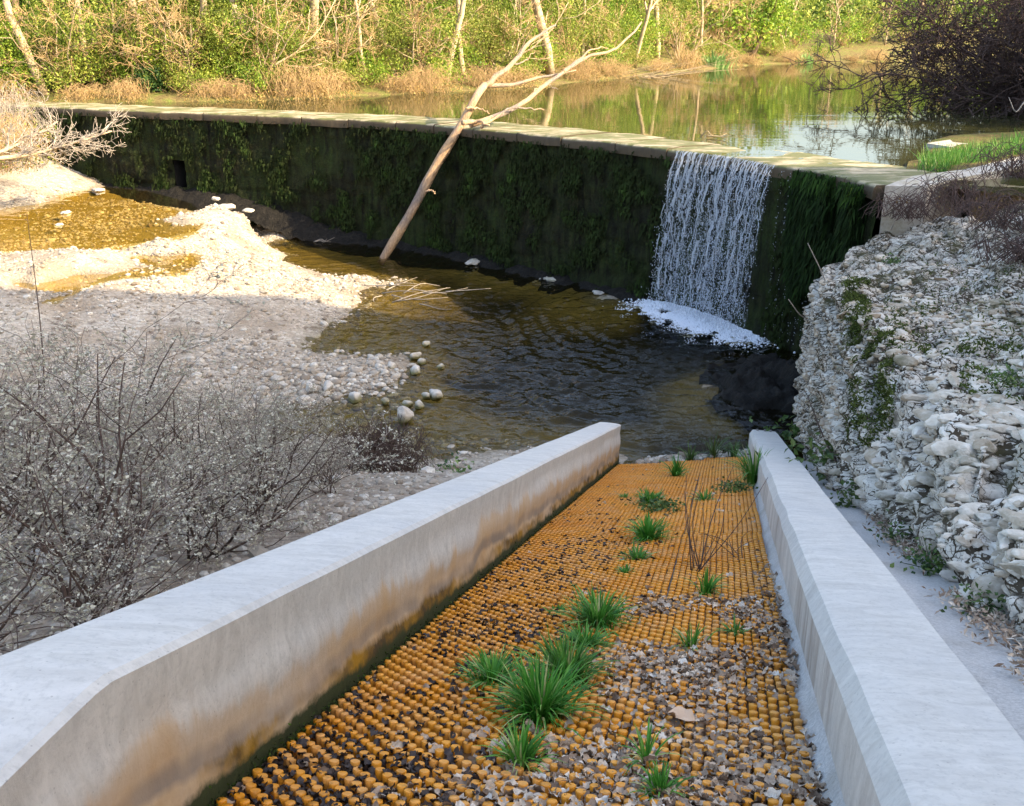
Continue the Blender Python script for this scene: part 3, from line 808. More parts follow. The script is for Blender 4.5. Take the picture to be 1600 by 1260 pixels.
# ------------------------------------------------------------------ dam
dam = thing('stone_dam', 'long curved stone dam with dark mossy face and pale crest', 'dam')
i0, i1 = 0, 499
n = 500; zs = np.linspace(-.8, ZC - .16, 64); m = len(zs)
Sg, Zg = np.meshgrid(np.arange(n), zs, indexing='ij')
si = Sg.ravel(); zv = Zg.ravel()
row = np.floor(zv/.30); along = DL[si] + row*.27
joint = np.minimum(np.abs((zv/.30) % 1 - .5)*2, 1.0); jv = np.abs((along/.55) % 1 - .5)*2
rec = np.maximum(smooth((joint - .80)/.2), smooth((jv - .86)/.14))
pp = np.stack([DL[si], zv, zv*0], 1)
off = (fbm(pp*1.6, 4, 2) - .5)*.16 + (fbm(pp*7, 3, 8) - .5)*.07 - rec*.016 + (_hash(np.floor(along/.55).astype(int), row.astype(int), si*0, 3) - .5)*.03 + (ZC - zv)*.045 - .02
vx = DC[si, 0] + DN[si, 0]*off; vy = DC[si, 1] + DN[si, 1]*off
faces = grid_faces(n, m)
hole_i = (at_px(262), at_px(281)); zb = 0.80
fi = faces.min(1); fs, fz = fi // m, zs[fi % m]
hole = (fs >= hole_i[0]) & (fs < hole_i[1]) & (fz > zb) & (fz < zb + .62)
mb = MB(); V = np.stack([vx, vy, zv], 1)
mb.add(V, faces[~hole][:, ::-1])
bk = np.stack([DC[:, 0] - DN[:, 0]*1.35, DC[:, 1] - DN[:, 1]*1.35], 1)
tp = np.stack([np.stack([vx.reshape(n, m)[:, -1], vy.reshape(n, m)[:, -1], np.full(n, ZC-.16)], 1), np.c_[bk, np.full(n, ZC-.16)], np.c_[bk, np.full(n, -.5)]], 1).reshape(-1, 3)
mb.add(tp, grid_faces(n, 3))
mb.obj('masonry_wall', M['wetwall'], dam)
ha, hb = hole_i
mb = MB()
q = []
for k in (ha, hb):
    for dep in (-.0, -.8):
        for z_ in (zb - .02, zb + .64):
            q.append([DC[k, 0] + DN[k, 0]*(dep), DC[k, 1] + DN[k, 1]*(dep), z_])
mb.add(np.array(q), [[0, 2, 3, 1], [4, 5, 7, 6], [0, 4, 6, 2], [1, 3, 7, 5], [2, 6, 7, 3]])
tag(mb.obj('drain_hole', M['void'], dam, False), 'dark rectangular drain opening at the dam foot')
# coping stones
rc = np.random.default_rng(8)
s = 0.0
while s < DL[-1] - .2:
    e = min(s + rc.uniform(.95, 1.45), DL[-1])
    ks = np.linspace(s + .012, e - .012, 7); mid = (s + e)/2
    mi = int(np.searchsorted(DL, mid)); notch = I_L - 3 <= mi <= I_R + 6
    zt = ZC + rc.uniform(-.012, .012) - (.014 if notch else 0)
    top = []
    offs = np.array([.05, .055, .045, 0.02, -.35, -.8, -1.25, -1.42, -1.44]) ; dz = np.array([-.17, -.09, -.03, -.004, 0.0, .0, -.004, -.03, -.3])
    offs = offs + np.array([rc.uniform(-.015, .015)]*4 + [0]*2 + [rc.uniform(-.08, .1)]*3)
    for a in ks:
        k = np.interp(a, DL, np.arange(n)); kk = int(k)
        c = np.array([np.interp(a, DL, DC[:, 0]), np.interp(a, DL, DC[:, 1])]); nn = DN[kk]
        for o_, d_ in zip(offs, dz):
            top.append([c[0] + nn[0]*o_, c[1] + nn[1]*o_, zt + d_])
    top = np.array(top)
    amp = np.tile(np.array([.02, .03, .03, .02, .03, .03, .03, .03, 0]), 7)
    top[:, 2] += (fbm(top*3.0, 3, 12) - .5)*2*amp
    ed = (fbm(top*5.0, 3, 14) - .5)*.08
    kk = int(np.searchsorted(DL, mid)); isf = np.tile(np.array([1, 1, 1, .6, 0, 0, 0, 0, 0]), 7)
    top[:, 0] += DN[min(kk, n-1), 0]*ed*isf; top[:, 1] += DN[min(kk, n-1), 1]*ed*isf
    f = grid_faces(7, 9)
    mb = MB(); mb.add(top, f[:, ::-1])
    # ends
    c0 = top[:9].mean(0) - [0, 0, .1]; c1 = top[-9:].mean(0) - [0, 0, .1]
    mb.add(np.vstack([top[:9], c0]), None, [[j+1, j, 9] for j in range(8)])
    mb.add(np.vstack([top[-9:], c1]), None, [[j, j+1, 9] for j in range(8)])
    mb.obj('coping_stone', M['coping'], dam)
    s = e
# hanging moss
rm = np.random.default_rng(31)
Nm = 80000
k = rm.integers(20, 495, Nm); z = rm.uniform(.0, ZC - .1, Nm)
pp = np.stack([DL[k]*1.1, z*.75, z*0], 1)
den = fbm(pp*np.array([1.1, 1.6, 1]), 3, 50)*.35 + fbm(pp*np.array([4, 4.5, 1]), 4, 53)*.75 - .07
keep = (den > .45 + .07*(1 - z/ZC) + rm.normal(0, .03, Nm)) & ~((k > I_L - 2) & (k < I_R + 2))
keep &= ~((k > hole_i[0] - 3) & (k < hole_i[1] + 3) & (z < 1.5))
k, z = k[keep], z[keep]; nm = len(k)
o_ = (ZC - z)*.045 + rm.uniform(-.02, .09, nm)
Cc = np.stack([DC[k, 0] + DN[k, 0]*o_, DC[k, 1] + DN[k, 1]*o_, z], 1)
L = rm.uniform(.04, .11, nm)[:, None]; wd = rm.uniform(.010, .024, nm)[:, None]
sdv = np.c_[DT[k], np.zeros(nm)]; sdv = sdv + rm.normal(0, .5, (nm, 3)); dn = np.c_[DN[k]*rm.uniform(-.1, .5, (nm, 1)), -np.ones(nm)]
Vv = np.stack([Cc - sdv*wd, Cc + sdv*wd, Cc + dn*L], 1).reshape(-1, 3)
mb = MB(); mb.add(Vv, None, np.arange(nm*3).reshape(-1, 3), np.repeat(np.clip((den[keep] - .47)*2.2 + rm.uniform(-.1, .45, nm)**2 + .05, 0, 1), 3))
tag(mb.obj('hanging_moss', M['moss'], dam, False), 'dark green moss hanging over the dam face', kind='stuff')
# thick moss curtain right of the falls
Nm = 16000
k = rm.integers(I_R + 8, 497, Nm); z = rm.uniform(.3, ZC - .02, Nm)
den = fbm(np.stack([DL[k]*2, z*.6, z*0], 1)*1.3, 4, 61); keep = den > .43 + .1*(z < 1.0)
k, z = k[keep], z[keep]; nm = len(k)
o_ = rm.uniform(.03, .30, nm)*(.4 + .6*fbm(np.stack([DL[k], z, z*0], 1)*2, 2, 66))
Cc = np.stack([DC[k, 0] + DN[k, 0]*o_, DC[k, 1] + DN[k, 1]*o_, z], 1)
L = rm.uniform(.08, .22, nm)[:, None]; wd = rm.uniform(.008, .02, nm)[:, None]
sdv = np.c_[DT[k], np.zeros(nm)] + rm.normal(0, .4, (nm, 3)); dn = np.c_[DN[k]*.2, -np.ones(nm)] + rm.normal(0, .2, (nm, 3))
mb = MB(); mb.add(np.stack([Cc - sdv*wd, Cc + sdv*wd, Cc + dn*L], 1).reshape(-1, 3), None, np.arange(nm*3).reshape(-1, 3), np.repeat(np.clip(rm.uniform(0, .6, nm) + .3*(z > 2.3), 0, 1), 3))
tag(mb.obj('moss_curtain', M['moss'], dam, False), 'thick grassy moss curtain at the right end of the dam', kind='stuff')

# ------------------------------------------------------------------ upper river
edge = []
for kk in range(0, 500, 4):
    inn = I_L - 2 <= kk <= I_R + 4
    o_ = .03 if inn else -.6
    edge.append([DC[kk, 0] + DN[kk, 0]*o_, DC[kk, 1] + DN[kk, 1]*o_, ZW])
edge += [[8, 9, ZW], [30, 18, ZW], [120, 40, ZW], [120, 110, ZW], [-70, 110, ZW], [-70, 30, ZW]]
me = bpy.data.meshes.new('river_water'); me.from_pydata([tuple(v) for v in edge], [], [list(range(len(edge)))]); me.materials.append(M['river_water'])
tag(link('river_water', me), 'still green river above the dam', kind='structure')

# waterfall
wf = thing('waterfall', 'white waterfall spilling over the right part of the dam', 'waterfall', (float(FALL_C[0]), float(FALL_C[1]), 0))
inv = np.array([FALL_C[0], FALL_C[1], 0])
rw = np.random.default_rng(77)
drops = []; dsz = []
def fall_pos(kf, T, v0, side=0):
    c = np.array([np.interp(kf, np.arange(n), DC[:, 0]), np.interp(kf, np.arange(n), DC[:, 1])]); nn = DN[int(kf)]; tt = DT[int(kf)]
    x = c[0] + nn[0]*(.07 + v0*T) + tt[0]*side*T; y = c[1] + nn[1]*(.07 + v0*T) + tt[1]*side*T
    return np.stack([x, y, ZW + .01 - 4.9*T*T - .15*T], -1)
TF = .685
nstr = 50
mbs = MB()
for q in range(nstr):
    f = (q + rw.uniform(-.35, .35))/(nstr - 1); f = min(max(f, 0), 1)
    kf = I_L + f*(I_R - I_L); v0 = rw.uniform(.35, .8); side = rw.normal(0, .05) - .06
    T = np.linspace(-.0, TF, 60)
    c = fall_pos(kf, T[:, None].ravel(), v0, side)
    sd_ = rw.integers(10000)
    jit = (np.stack([fbm(np.stack([T*17, T*0 + q*3.7, T*0], 1), 3, sd_ % 900 + a) for a in (0, 1, 2)], 1) - .5)*(.03 + .26*T[:, None])
    c = c + jit*np.array([1, 1, .4])
    wide = rw.uniform(.007, .026)*(.5 if rw.uniform() < .5 else 1)
    wv = wide*(.35 + 1.3*fbm(np.stack([T*22, T*0 + q, T*0], 1), 3, 5 + q))*(1 - .35*T/TF)
    tdir = DT[int(kf)]
    Lft = c - np.stack([tdir[0]*wv, tdir[1]*wv, wv*0], 1)
    Rgt = c + np.stack([tdir[0]*wv, tdir[1]*wv, wv*0], 1)
    Mid = c + np.stack([DN[int(kf), 0]*wv*.5, DN[int(kf), 1]*wv*.5, wv*0], 1)
    V = np.stack([Lft, Mid, Rgt], 1).reshape(-1, 3) - inv
    g = grid_faces(60, 3)
    r_ = g.min(1)//3
    hole_ = fbm(np.stack([T*30, T*0 + q*5.1, T*0], 1), 2, 91)[r_] < (.20 + .32*(T[r_]/TF))
    g = g[~(hole_ & (r_ > 6))]
    mbs.add(V, g)
    nd = int(rw.uniform(130, 260))
    Td = TF*np.sqrt(rw.uniform(.04, 1, nd)); pd = fall_pos(kf, Td, v0, side) + rw.normal(0, 1, (nd, 3))*(.012 + .07*Td[:, None])
    drops.append(pd); dsz.append(rw.uniform(.0025, .0068, nd)*(.7 + .6*Td/TF))
vv_ = []
for f in np.linspace(0, 1, 90):
    kf = I_L + f*(I_R - I_L); T = np.linspace(0, TF, 40); vv_.append(fall_pos(kf, T, .5 + .12*math.sin(f*17), -.05))
vv_ = np.array(vv_); vv_ += ((np.stack([fbm(vv_.reshape(-1, 3)*np.array([9, 9, 3]), 3, q) for q in (5, 6, 7)], 1) - .5)*.14).reshape(vv_.shape)
mbv = MB(); mbv.add(vv_.reshape(-1, 3) - inv, grid_faces(90, 40)); mbv.obj('water_veil', M['veil'], wf)
tag(mbs.obj('water_strand', M['spray'], wf), 'falling strands of white water', kind='stuff')
# beads dripping right of the main fall
for q in range(9):
    kf = I_R + 3 + q*2.6; nd = 60
    Td = TF*np.sqrt(rw.uniform(.01, 1, nd)); drops.append(fall_pos(min(kf, 480), Td, .1) + rw.normal(0, .012, (nd, 3))); dsz.append(rw.uniform(.003, .007, nd))
mb = MB(); many_stones(mb, np.concatenate(drops) - inv, np.concatenate(dsz), rw, ICO1, ICO1F, (.9, 2.2), 4)
tag(mb.obj('water_drop', M['spray'], wf), 'white drops of the waterfall', kind='stuff')
# foam
Nf = 30000
th = rw.uniform(0, 2*PI, Nf)
kf = rw.uniform(I_L - 1, I_R + 1, Nf).astype(int)
o_ = rw.exponential(.30, Nf) + .05
al = rw.normal(-.12, .22, Nf)
fx = DC[kf, 0] + DN[kf, 0]*o_ + DT[kf, 0]*al; fy = DC[kf, 1] + DN[kf, 1]*o_ + DT[kf, 1]*al
dens = fbm(np.stack([fx, fy, fx*0], 1)*5, 3, 71)
kp = (dens + rw.normal(0, .05, Nf) > .24 + .30*np.clip(o_/1.1, 0, 1.8))
fx, fy, o_ = fx[kp], fy[kp], o_[kp]
fs_ = rw.uniform(.006, .022, len(fx))*np.clip(1.3 - o_*.7, .3, 1.2)
mb = MB(); many_stones(mb, np.stack([fx, fy, .005 + rw.uniform(0, .07, len(fx))*np.exp(-o_*3)], 1) - inv, fs_, rw, ICO1, ICO1F, (.35, .8), 4)
tag(mb.obj('foam', M['foam'], wf), 'white foam where the waterfall meets the pool', kind='stuff')

# ------------------------------------------------------------------ mud bank under the right end of the dam
mudp = [(1085, 600), (1120, 560), (1165, 540), (1215, 540), (1245, 600), (1240, 660), (1170, 655), (1115, 635)]
c0 = P(1180, 600, .15)
A = np.linspace(0, 2*PI, 80, endpoint=False); rr = np.linspace(0, 1, 30)
mv = []
for r in rr:
    for a in A:
        x = c0[0] + .25 + r*.85*math.cos(a); y = c0[1] + .3 + r*1.35*math.sin(a)
        mv.append([x, y, .36*(1 - r**1.5) - .15 + .22*max(0, math.cos(a - .5))*r*(1-r)*2])
mv = np.array(mv); mv[:, 2] += (fbm(mv*4.2, 5, 33) - .5)*.55
mb = MB(); mb.add(mv, grid_faces(30, 80, True))
tag(mb.obj('mud_bank', M['mud']), 'dark wet mud and roots bank beside the waterfall foot', kind='structure')
# dark shelf along dam foot
kk = np.arange(at_px(120), I_L - 3)
ss = []
for k in kk:
    zb_ = float(np.interp(DPX[k], [100, 350, 420, 500, 600, 1100], [.70, .72, .5, .2, .0, -.02]))
    for o_, h_ in ((-.1, .12), (.06, .07), (.16, .03), (.28, -.05), (.5, -.25)):
        ss.append([DC[k, 0] + DN[k, 0]*(o_+.1), DC[k, 1] + DN[k, 1]*(o_+.1), zb_ + h_])
ss = np.array(ss); ss[:, 2] += (fbm(ss*4.6, 4, 15) - .5)*.26
mb = MB(); mb.add(ss, grid_faces(len(kk), 5)[:, ::-1])
tag(mb.obj('mud_shelf', M['mud']), 'dark wet mud shelf along the foot of the dam', kind='structure')

# ------------------------------------------------------------------ channel walls
def wall(name, label, sec, a0, a1, mat, inner_b, wob, seed, rim=None):
    A = np.linspace(a0, a1, 260); Vv = []; T = []
    for a in A:
        for (b, c, hgt) in sec:
            nb = (vnoise(np.array([[a*3.1, b*9, seed]]), seed)[0] - .5)*wob + (vnoise(np.array([[a*1.1, b*5, seed + 3]]), seed)[0] - .5)*wob
            Vv.append(RP(a, b + (nb if hgt is not None and .7 < hgt <= 1.25 else nb*.25), c + nb*.35))
            T.append(2.0 if hgt is None else hgt)
    m_ = len(sec); mb = MB()
    mb.add(np.array(Vv), grid_faces(len(A), m_), None, np.array(T))
    for e in (0, len(A)-1):
        ring = np.array(Vv[e*m_:(e+1)*m_]); c = ring.mean(0)
        t = [[j, (j+1) % m_, m_] for j in range(m_)]
        mb.add(np.vstack([ring, c]), None, t if e == 0 else [x[::-1] for x in t], 2.0 if e else 2.0)
    o = mb.obj(name, mat, None, True, 24)
    return tag(o, label, 'wall')
secL = [(BL, -1.08, -.1)] + [(BL + .004*math.sin(k), -1.0 + .40*k/14, k/14.5) for k in range(15)] + [(BL - .012, -.589, .99), (BL - .05, -.584, 1.2), (BL - .14, -.582, None), (-1.215, -.584, None), (-1.233, -.60, None), (-1.238, -1.5, None)]
lw = wall('concrete_wall', 'left long pale concrete wall with ochre stains and mossy foot', secL, -1.6, 10.25, M['concrete_stained'], BL, .012, 11)
secR = [(BR, -.95, None), (BR, -.80, None), (BR, -.72, None), (BR + .002, -.655, .9), (BR + .028, -.612, 1.1), (BR + .045, -.607, 1.2), (.43, -.606, None), (.555, -.607, None), (.567, -.62, None), (.567, -.95, None)]
rw_ = wall('concrete_wall', 'right long clean white concrete wall beside the rock face', secR, -1.6, 11.5, M['concrete'], BR, .009, 12)
# moss along the left wall's foot
rg = np.random.default_rng(3); nmo = 9000
a = rg.uniform(1.6, 10.2, nmo); h = np.abs(rg.normal(0, .018, nmo)); bb = BL + .004 + rg.uniform(0, .018, nmo)
kp = vnoise(np.stack([a*3, a*0, a*0], 1), 3) > .25
mb = MB(); leaves(mb, RP(a[kp], bb[kp], -1.0 + h[kp]), .010, rg, .5)
tag(mb.obj('moss_strip', M['moss'], lw), 'dark moss strip along the wall foot', kind='stuff')
# mortar fillet along the right wall, inside, and two bolts at its far end
mb = MB(); A = np.linspace(1.0, 9.0, 160); Vv = []
for a_ in A:
    wd = .035 + .02*(vnoise(np.array([[a_*4, 0, 0]]), 8)[0] - .5) - .02*smooth(np.array([(a_-3.5)/4]))[0]
    for b, c in ((BR + .002, -.80), (BR - wd*.4, -.828), (BR - wd, cfloor(BR - wd) + .006), (BR - wd - .006, cfloor(BR - wd) - .02)):
        Vv.append(RP(a_, b, c))
mb.add(np.array(Vv), grid_faces(160, 4)[:, ::-1])
mb.obj('mortar_fillet', M['mortar'], rw_)
M['steel'] = NT('dull_steel'); M['steel'] = M['steel'].done(M['steel'].principled((.25, .23, .22), .5, None, .5, Metallic=.8))
for b_ in (.36, .44, .50):
    mb = MB(); c = RP(11.36, b_, -.60); tube(mb, [c - N_*.01, c + N_*.012], [.014, .012], 8); mb.obj('bolt', M['steel'], rw_)

# walkway strip by the rock
mb = MB(); A = np.linspace(-1.0, 9.5, 120); Vv = []
for a_ in A:
    for b in np.linspace(.55, 1.05, 8):
        Vv.append(RP(a_, b, -.75 + (vnoise(np.array([[a_*3, b*6, 0]]), 5)[0] - .5)*.02 + .05*max(0, b - .8)))
mb.add(np.array(Vv), grid_faces(120, 8))
tag(mb.obj('walkway', M['mortar']), 'narrow concrete walkway between the white wall and the rock', kind='structure')

# ------------------------------------------------------------------ studded ramp
ramp = thing('studded_ramp', 'orange studded fish ramp sloping down between the concrete walls', 'ramp')
def end_a(b): return 9.95 + .75*(np.asarray(b) - BL)/(BR - BL)
mb = MB(); Vv = []
Bq = np.linspace(BL - .02, BR + .02, 10); A = np.linspace(-1.5, 1, 60)
for q in np.linspace(0, 1, 60):
    for b in Bq:
        Vv.append(RP(-1.5 + q*(end_a(b) + .12 + 1.5), b, cfloor(b) - .012))
for b in Bq:
    Vv.append(RP(end_a(b) + .14, b, cfloor(b) - .5))
mb.add(np.array(Vv), grid_faces(61, 10))
mb.obj('ramp_bed', M['mortar'], ramp)
rt = np.random.default_rng(17)
stud_prof = [(.0092, 0), (.0108, .010), (.0122, .0215), (.0110, .0236), (.0, .0238)]
def stud_geo(sides):
    v = []; 
    for r, h in stud_prof[:-1]:
        for k in range(sides):
            v.append([r*math.cos(2*PI*k/sides), r*math.sin(2*PI*k/sides), h])
    v.append([0, 0, stud_prof[-1][1]])
    q = grid_faces(4, sides, True)
    t = [[3*sides + k, 3*sides + (k+1) % sides, 4*sides] for k in range(sides)]
    return np.array(v), q, np.array(t)
sv, sq, stt = stud_geo(12); sv8, sq8, st8 = stud_geo(7)
UNIT = np.stack([R_, U, N_], 1)
cross = math.atan(.15/(BR - BL))
tw, tl = (BR - BL - .05)/3, .84
PB, PA = .0262, .055
near = []; far = []
tiles = []
na = 14
for ia in range(na):
    for ib in range(3):
        b0 = BL + .012 + ib*(tw + .004); a0 = .55 + ia*(tl + .006)*.8
        pass
tlen = .84
for ia in range(12):
    for ib in range(3):
        b0 = BL + .010 + ib*(tw + .002); a0 = .5 + ia*(tlen + .004) + (.10 if ib == 1 else 0)
        a1 = min(a0 + tlen, float(end_a(b0 + tw/2)))
        if a1 - a0 < .1: continue
        rot = rt.normal(0, .003); da, db, dh = rt.normal(0, .006), rt.normal(0, .001), rt.uniform(-.001, .002)
        bs = np.linspace(0, tw - .004, 4); As = np.linspace(0, a1 - a0, 6)
        Vv = []
        for x in As:
            for y in bs: Vv.append(rx(a0 + x, b0 + y, dh))
        for x in As[[0, -1]]:
            for y in bs: Vv.append(rx(a0 + x, b0 + y, dh - .008))
        mb = MB(); f = list(grid_faces(6, 4)); 
        f += [[24+j, 24+j+1, j+1, j] for j in range(3)] + [[20+j, 21+j, 29+j, 28+j] for j in range(3)]
        mb.add(np.array(Vv), f)
        to = mb.obj('ramp_tile', M['tile'], ramp, False)
        tiles.append(to)
        nb_ = round(tw/PB); pb_ = tw/nb_
        for j in range(nb_):
            for i in range(int((a1 - a0)/PA)):
                x = .014 + i*PA + (PA/2 if j % 2 else 0); y = (j + .5)*pb_
                if x > a1 - a0 - .008: continue
                x += rt.normal(0, .0012); y += rt.normal(0, .001) + rot*x
                pa, pb = a0 + x + da, b0 + y + db
                if pb > BR - .045 + (.03 if pa > 4.5 else 0): continue
                near.append((pa, pb, dh, to, rt.uniform()))
# missing studs and wear
pos = np.array([[q[0], q[1], q[2]] for q in near]); W = rx(pos[:, 0], pos[:, 1], pos[:, 2])
dep = (W - CAM) @ np.array([0, CT, -ST])
pxs = 800 + F_PX*W[:, 0]/dep; pys = 630 + F_PX*((CAM_Z - W[:, 2])*CT - W[:, 1]*ST)/dep
Rm = Matrix(((R_[0], U[0], N_[0]), (R_[1], U[1], N_[1]), (R_[2], U[2], N_[2])))
inview = (pys < 1262) & (pxs > 300) & (pxs < 1400)
order = np.argsort(np.where(inview, dep, 99))
single = set(order[:300].tolist())
smb = MB(); smb.add(sv, sq, stt, .5); stud_me = smb.mesh('stud', M['stud'], True, 50)
mb = MB(); Vs, Qs, Ts, As_ = [], [], [], []
cnt = 0
base7 = (sv8 @ UNIT.T)
rest = [i for i in range(len(near)) if i not in single]
Wn = W[rest]; m7 = len(sv8)
VV = (base7[None] + Wn[:, None]).reshape(-1, 3)
kq = (np.arange(len(rest))*m7)[:, None, None]
mb.add(VV, (sq8[None] + kq).reshape(-1, 4), (st8[None] + kq).reshape(-1, 3))
tag(mb.obj('stud_field', M['stud'], ramp), 'rows of small orange studs covering the ramp', kind='stuff')
for i in single:
    o = link('stud', stud_me, near[i][3])
    o.matrix_local = Matrix.Translation(Vector(W[i])) @ Rm.to_4x4()

# ------------------------------------------------------------------ dead leaves on the ramp
rl = np.random.default_rng(41)
def leaf_geo(rg):
    nA, nB = 6, 5
    u_, v_ = np.meshgrid(np.linspace(-1, 1, nA), np.linspace(-1, 1, nB), indexing='ij')
    wv = np.sqrt(np.clip(1 - u_**2*.92, 0.02, 1))*(1 + .25*np.sin(u_*9 + rg.uniform(0, 6)))
    x = u_*1.0; y = v_*wv*.75
    z = (fbm(np.stack([x.ravel()*1.6, y.ravel()*1.6, x.ravel()*0 + rg.uniform(0, 50)], 1), 3, int(rg.integers(999))).reshape(x.shape) - .5)*2.3 + .5*np.abs(v_)*rg.uniform(-.3, 1.2) + .3*u_**2*rg.uniform(-.3, 1)
    return np.stack([x, y, z], -1).reshape(-1, 3), grid_faces(nA, nB)
lgs = [leaf_geo(rl) for _ in range(10)]
lme = []
for v, f in lgs:
    a_ = MB(); a_.add(v, f, None, .5); lme.append((a_.mesh('leaf', M['dead_leaf']), None))
bme = []
for v, f in lgs[:5]:
    a_ = MB(); a_.add(v, f); bme.append(a_.mesh('leaf', M['black_leaf']))
cand = []
tries = 0
while len(cand) < 5600 and tries < 120000:
    tries += 1
    a_ = AK + .3 + 8.2*rl.uniform()**1.55; b_ = rl.uniform(BL + .02, BR - .02)
    q = (b_ - BL)/(BR - BL)
    clump = fbm(np.array([[a_*2.3, b_*3.2, 0]]), 3, 7)[0]
    dry = (.62 + .75*smooth(np.array([(a_ - 2.7)/.5]))[0])*smooth(np.array([(q - .42)/.33]))[0]*(1 - smooth(np.array([(a_ - 3.75)/.35]))[0]) + .22*smooth(np.array([(q - .2)/.3]))[0]*(1 - smooth(np.array([(a_ - 2.4)/.9]))[0]) + .02
    if b_ > BR - .1 and a_ > 3.6 and a_ < 5: dry = .3
    blk = .55*smooth(np.array([(.55 - q)/.3]))[0]*(1 - smooth(np.array([(a_ - 5.5)/2]))[0]) + .015
    k_ = np.clip((clump - .36)*4.2, 0, 1.5)
    u = rl.uniform()
    if u < dry*k_*.62: cand.append((a_, b_, 0))
    elif u < (dry*k_ + blk*k_*.55)*.62: cand.append((a_, b_, 1))
def place_leaf(o, a_, b_, h, s_, rg):
    Mx = Matrix.Translation(Vector(rx(a_, b_, h))) @ Rm.to_4x4() @ Matrix.Rotation(rg.uniform(0, 6.28), 4, 'Z') @ Matrix.Rotation(rg.normal(0, .45), 4, 'X') @ Matrix.Rotation(rg.normal(0, .35), 4, 'Y') @ Matrix.Scale(s_, 4)
    return Mx
cand.sort(key=lambda c: c[0])
cand = [c for c in cand]
mdry, mblk = MB(), MB()
lab = {0: ('crumpled grey brown dead leaf lying among the orange studs', 'dry leaves on the ramp'), 1: ('wet black leaf fallen between the orange studs', 'black leaves on the ramp')}
for i, (a_, b_, kd) in enumerate(cand):
    s_ = rl.uniform(.008, .018) if kd == 0 else rl.uniform(.008, .014)
    hi = smooth(np.array([(b_ - BL)/(BR - BL)*2.2 - .9]))[0]*smooth(np.array([(a_ - 2.2)/.8]))[0]
    h = rl.uniform(.006, .022) + .005*hi if kd == 0 else rl.uniform(.008, .024)
    vi = int(rl.integers(10))
    Mx = place_leaf(None, a_, b_, h, s_, rl)
    inf = None
    if i < 290:
        o = link('dead_leaf', (lme[vi][0] if kd == 0 else bme[vi % 5]))
        o.matrix_world = Mx; tag(o, lab[kd][0], 'leaf', lab[kd][1])
    else:
        v, f = lgs[vi]; A4 = np.array(Mx)
        (mdry if kd == 0 else mblk).add(v @ A4[:3, :3].T + A4[:3, 3], f, None, rl.uniform())
tag(mdry.obj('leaf_litter', M['dead_leaf']), 'drift of grey brown dead leaves on the right side of the ramp', kind='stuff')
tag(mblk.obj('black_leaf_litter', M['black_leaf']), 'scattered wet black leaves on the left side of the ramp', kind='stuff')
a_, b_, _t = ramp_hit(1065, 1140)
v, f = leaf_geo(np.random.default_rng(2)); mb = MB(); mb.add(v*np.array([1, 1, .8]), f)
o = mb.obj('tan_leaf', M['pale_leaf']); o.matrix_world = Matrix.Translation(Vector(rx(a_, b_, .036))) @ Rm.to_4x4() @ Matrix.Rotation(.9, 4, 'Z') @ Matrix.Rotation(.5, 4, 'X') @ Matrix.Scale(.037, 4)
tag(o, 'single large pale tan leaf lying on top of the dead leaf drift', 'leaf')

# ------------------------------------------------------------------ grass tufts on the ramp
def tuft(rg, nbl, L, spread, wd=.0035, up=1.0):
    mb = MB(); 
    for _ in range(nbl):
        az = rg.uniform(0, 2*PI); r0 = abs(rg.normal(0, spread*.28)); l = L*rg.uniform(.55, 1.15); lean = rg.uniform(.15, 1.15)
        t = np.linspace(0, 1, 6)
        rad = r0 + spread*.0 + l*lean*.75*t**1.6; hz = l*up*(t - .52*lean*t**2.4)
        d = np.array([math.cos(az), math.sin(az)]); sdv = np.array([-d[1], d[0], 0])
        c = np.stack([d[0]*rad, d[1]*rad, hz], 1)
        w_ = wd*rg.uniform(.7, 1.3)*(1 - t**2.2)[:, None] + .0002
        V = np.stack([c - sdv*w_, c + sdv*w_], 1).reshape(-1, 3)
        mb.add(V, grid_faces(6, 2), None, np.clip(rg.normal(.45, .2) + (.55 if rg.uniform() < .10 else 0), 0, 1))
    return mb
tufts = [  # px, py (root), width px, height px, blades, label
 (845, 1130, 140, 78, 190, 'biggest grass tuft, lowest of the green chain in the middle of the ramp'),
 (885, 1070, 115, 62, 150, 'grass tuft directly above and right of the biggest tuft'),
 (770, 1072, 90, 38, 130, 'short grass tuft left of the green chain'),
 (915, 1018, 75, 32, 90, 'small grass tuft between the top and second tufts of the chain'),
 (935, 985, 95, 50, 140, 'round dark grass tuft at the top of the green chain'),
 (812, 1202, 80, 52, 55, 'thin sprawling grass tuft below the biggest tuft'),
 (1012, 848, 66, 34, 110, 'dense grass tuft midway up the far half of the ramp'),
 (1015, 790, 48, 22, 70, 'low grass tuft above the dense midway tuft'),
 (995, 880, 50, 18, 50, 'flattened grass tuft just below the dense midway tuft'),
 (978, 902, 34, 14, 30, 'tiny grass tuft on the left of the midway dry stalks'),
 (1056, 748, 26, 28, 30, 'upright grass tuft near the far end of the ramp'),
 (1177, 760, 34, 50, 60, 'tall grass tuft against the far inner side of the white wall'),
 (1103, 935, 34, 34, 26, 'broad-leaved green tuft at the upper edge of the dead leaf drift'),
 (1148, 998, 46, 24, 26, 'yellow green tuft inside the dead leaf drift on the right'),
 (1080, 1020, 50, 34, 24, 'wispy grass tuft inside the dead leaf drift at left'),
 (1010, 1200, 50, 52, 14, 'few long pale blades rising from the leaves near the bottom'),
 (1030, 1250, 62, 40, 50, 'grass tuft at the very bottom of the ramp'),
 (870, 962, 34, 10, 26, 'tiny flat tuft left of the round dark tuft'),
 (1100, 786, 40, 16, 26, 'sparse grass tuft right of the far dry stalks'),
 (975, 782, 24, 8, 20, 'lone tiny tuft on the far left of the ramp')]
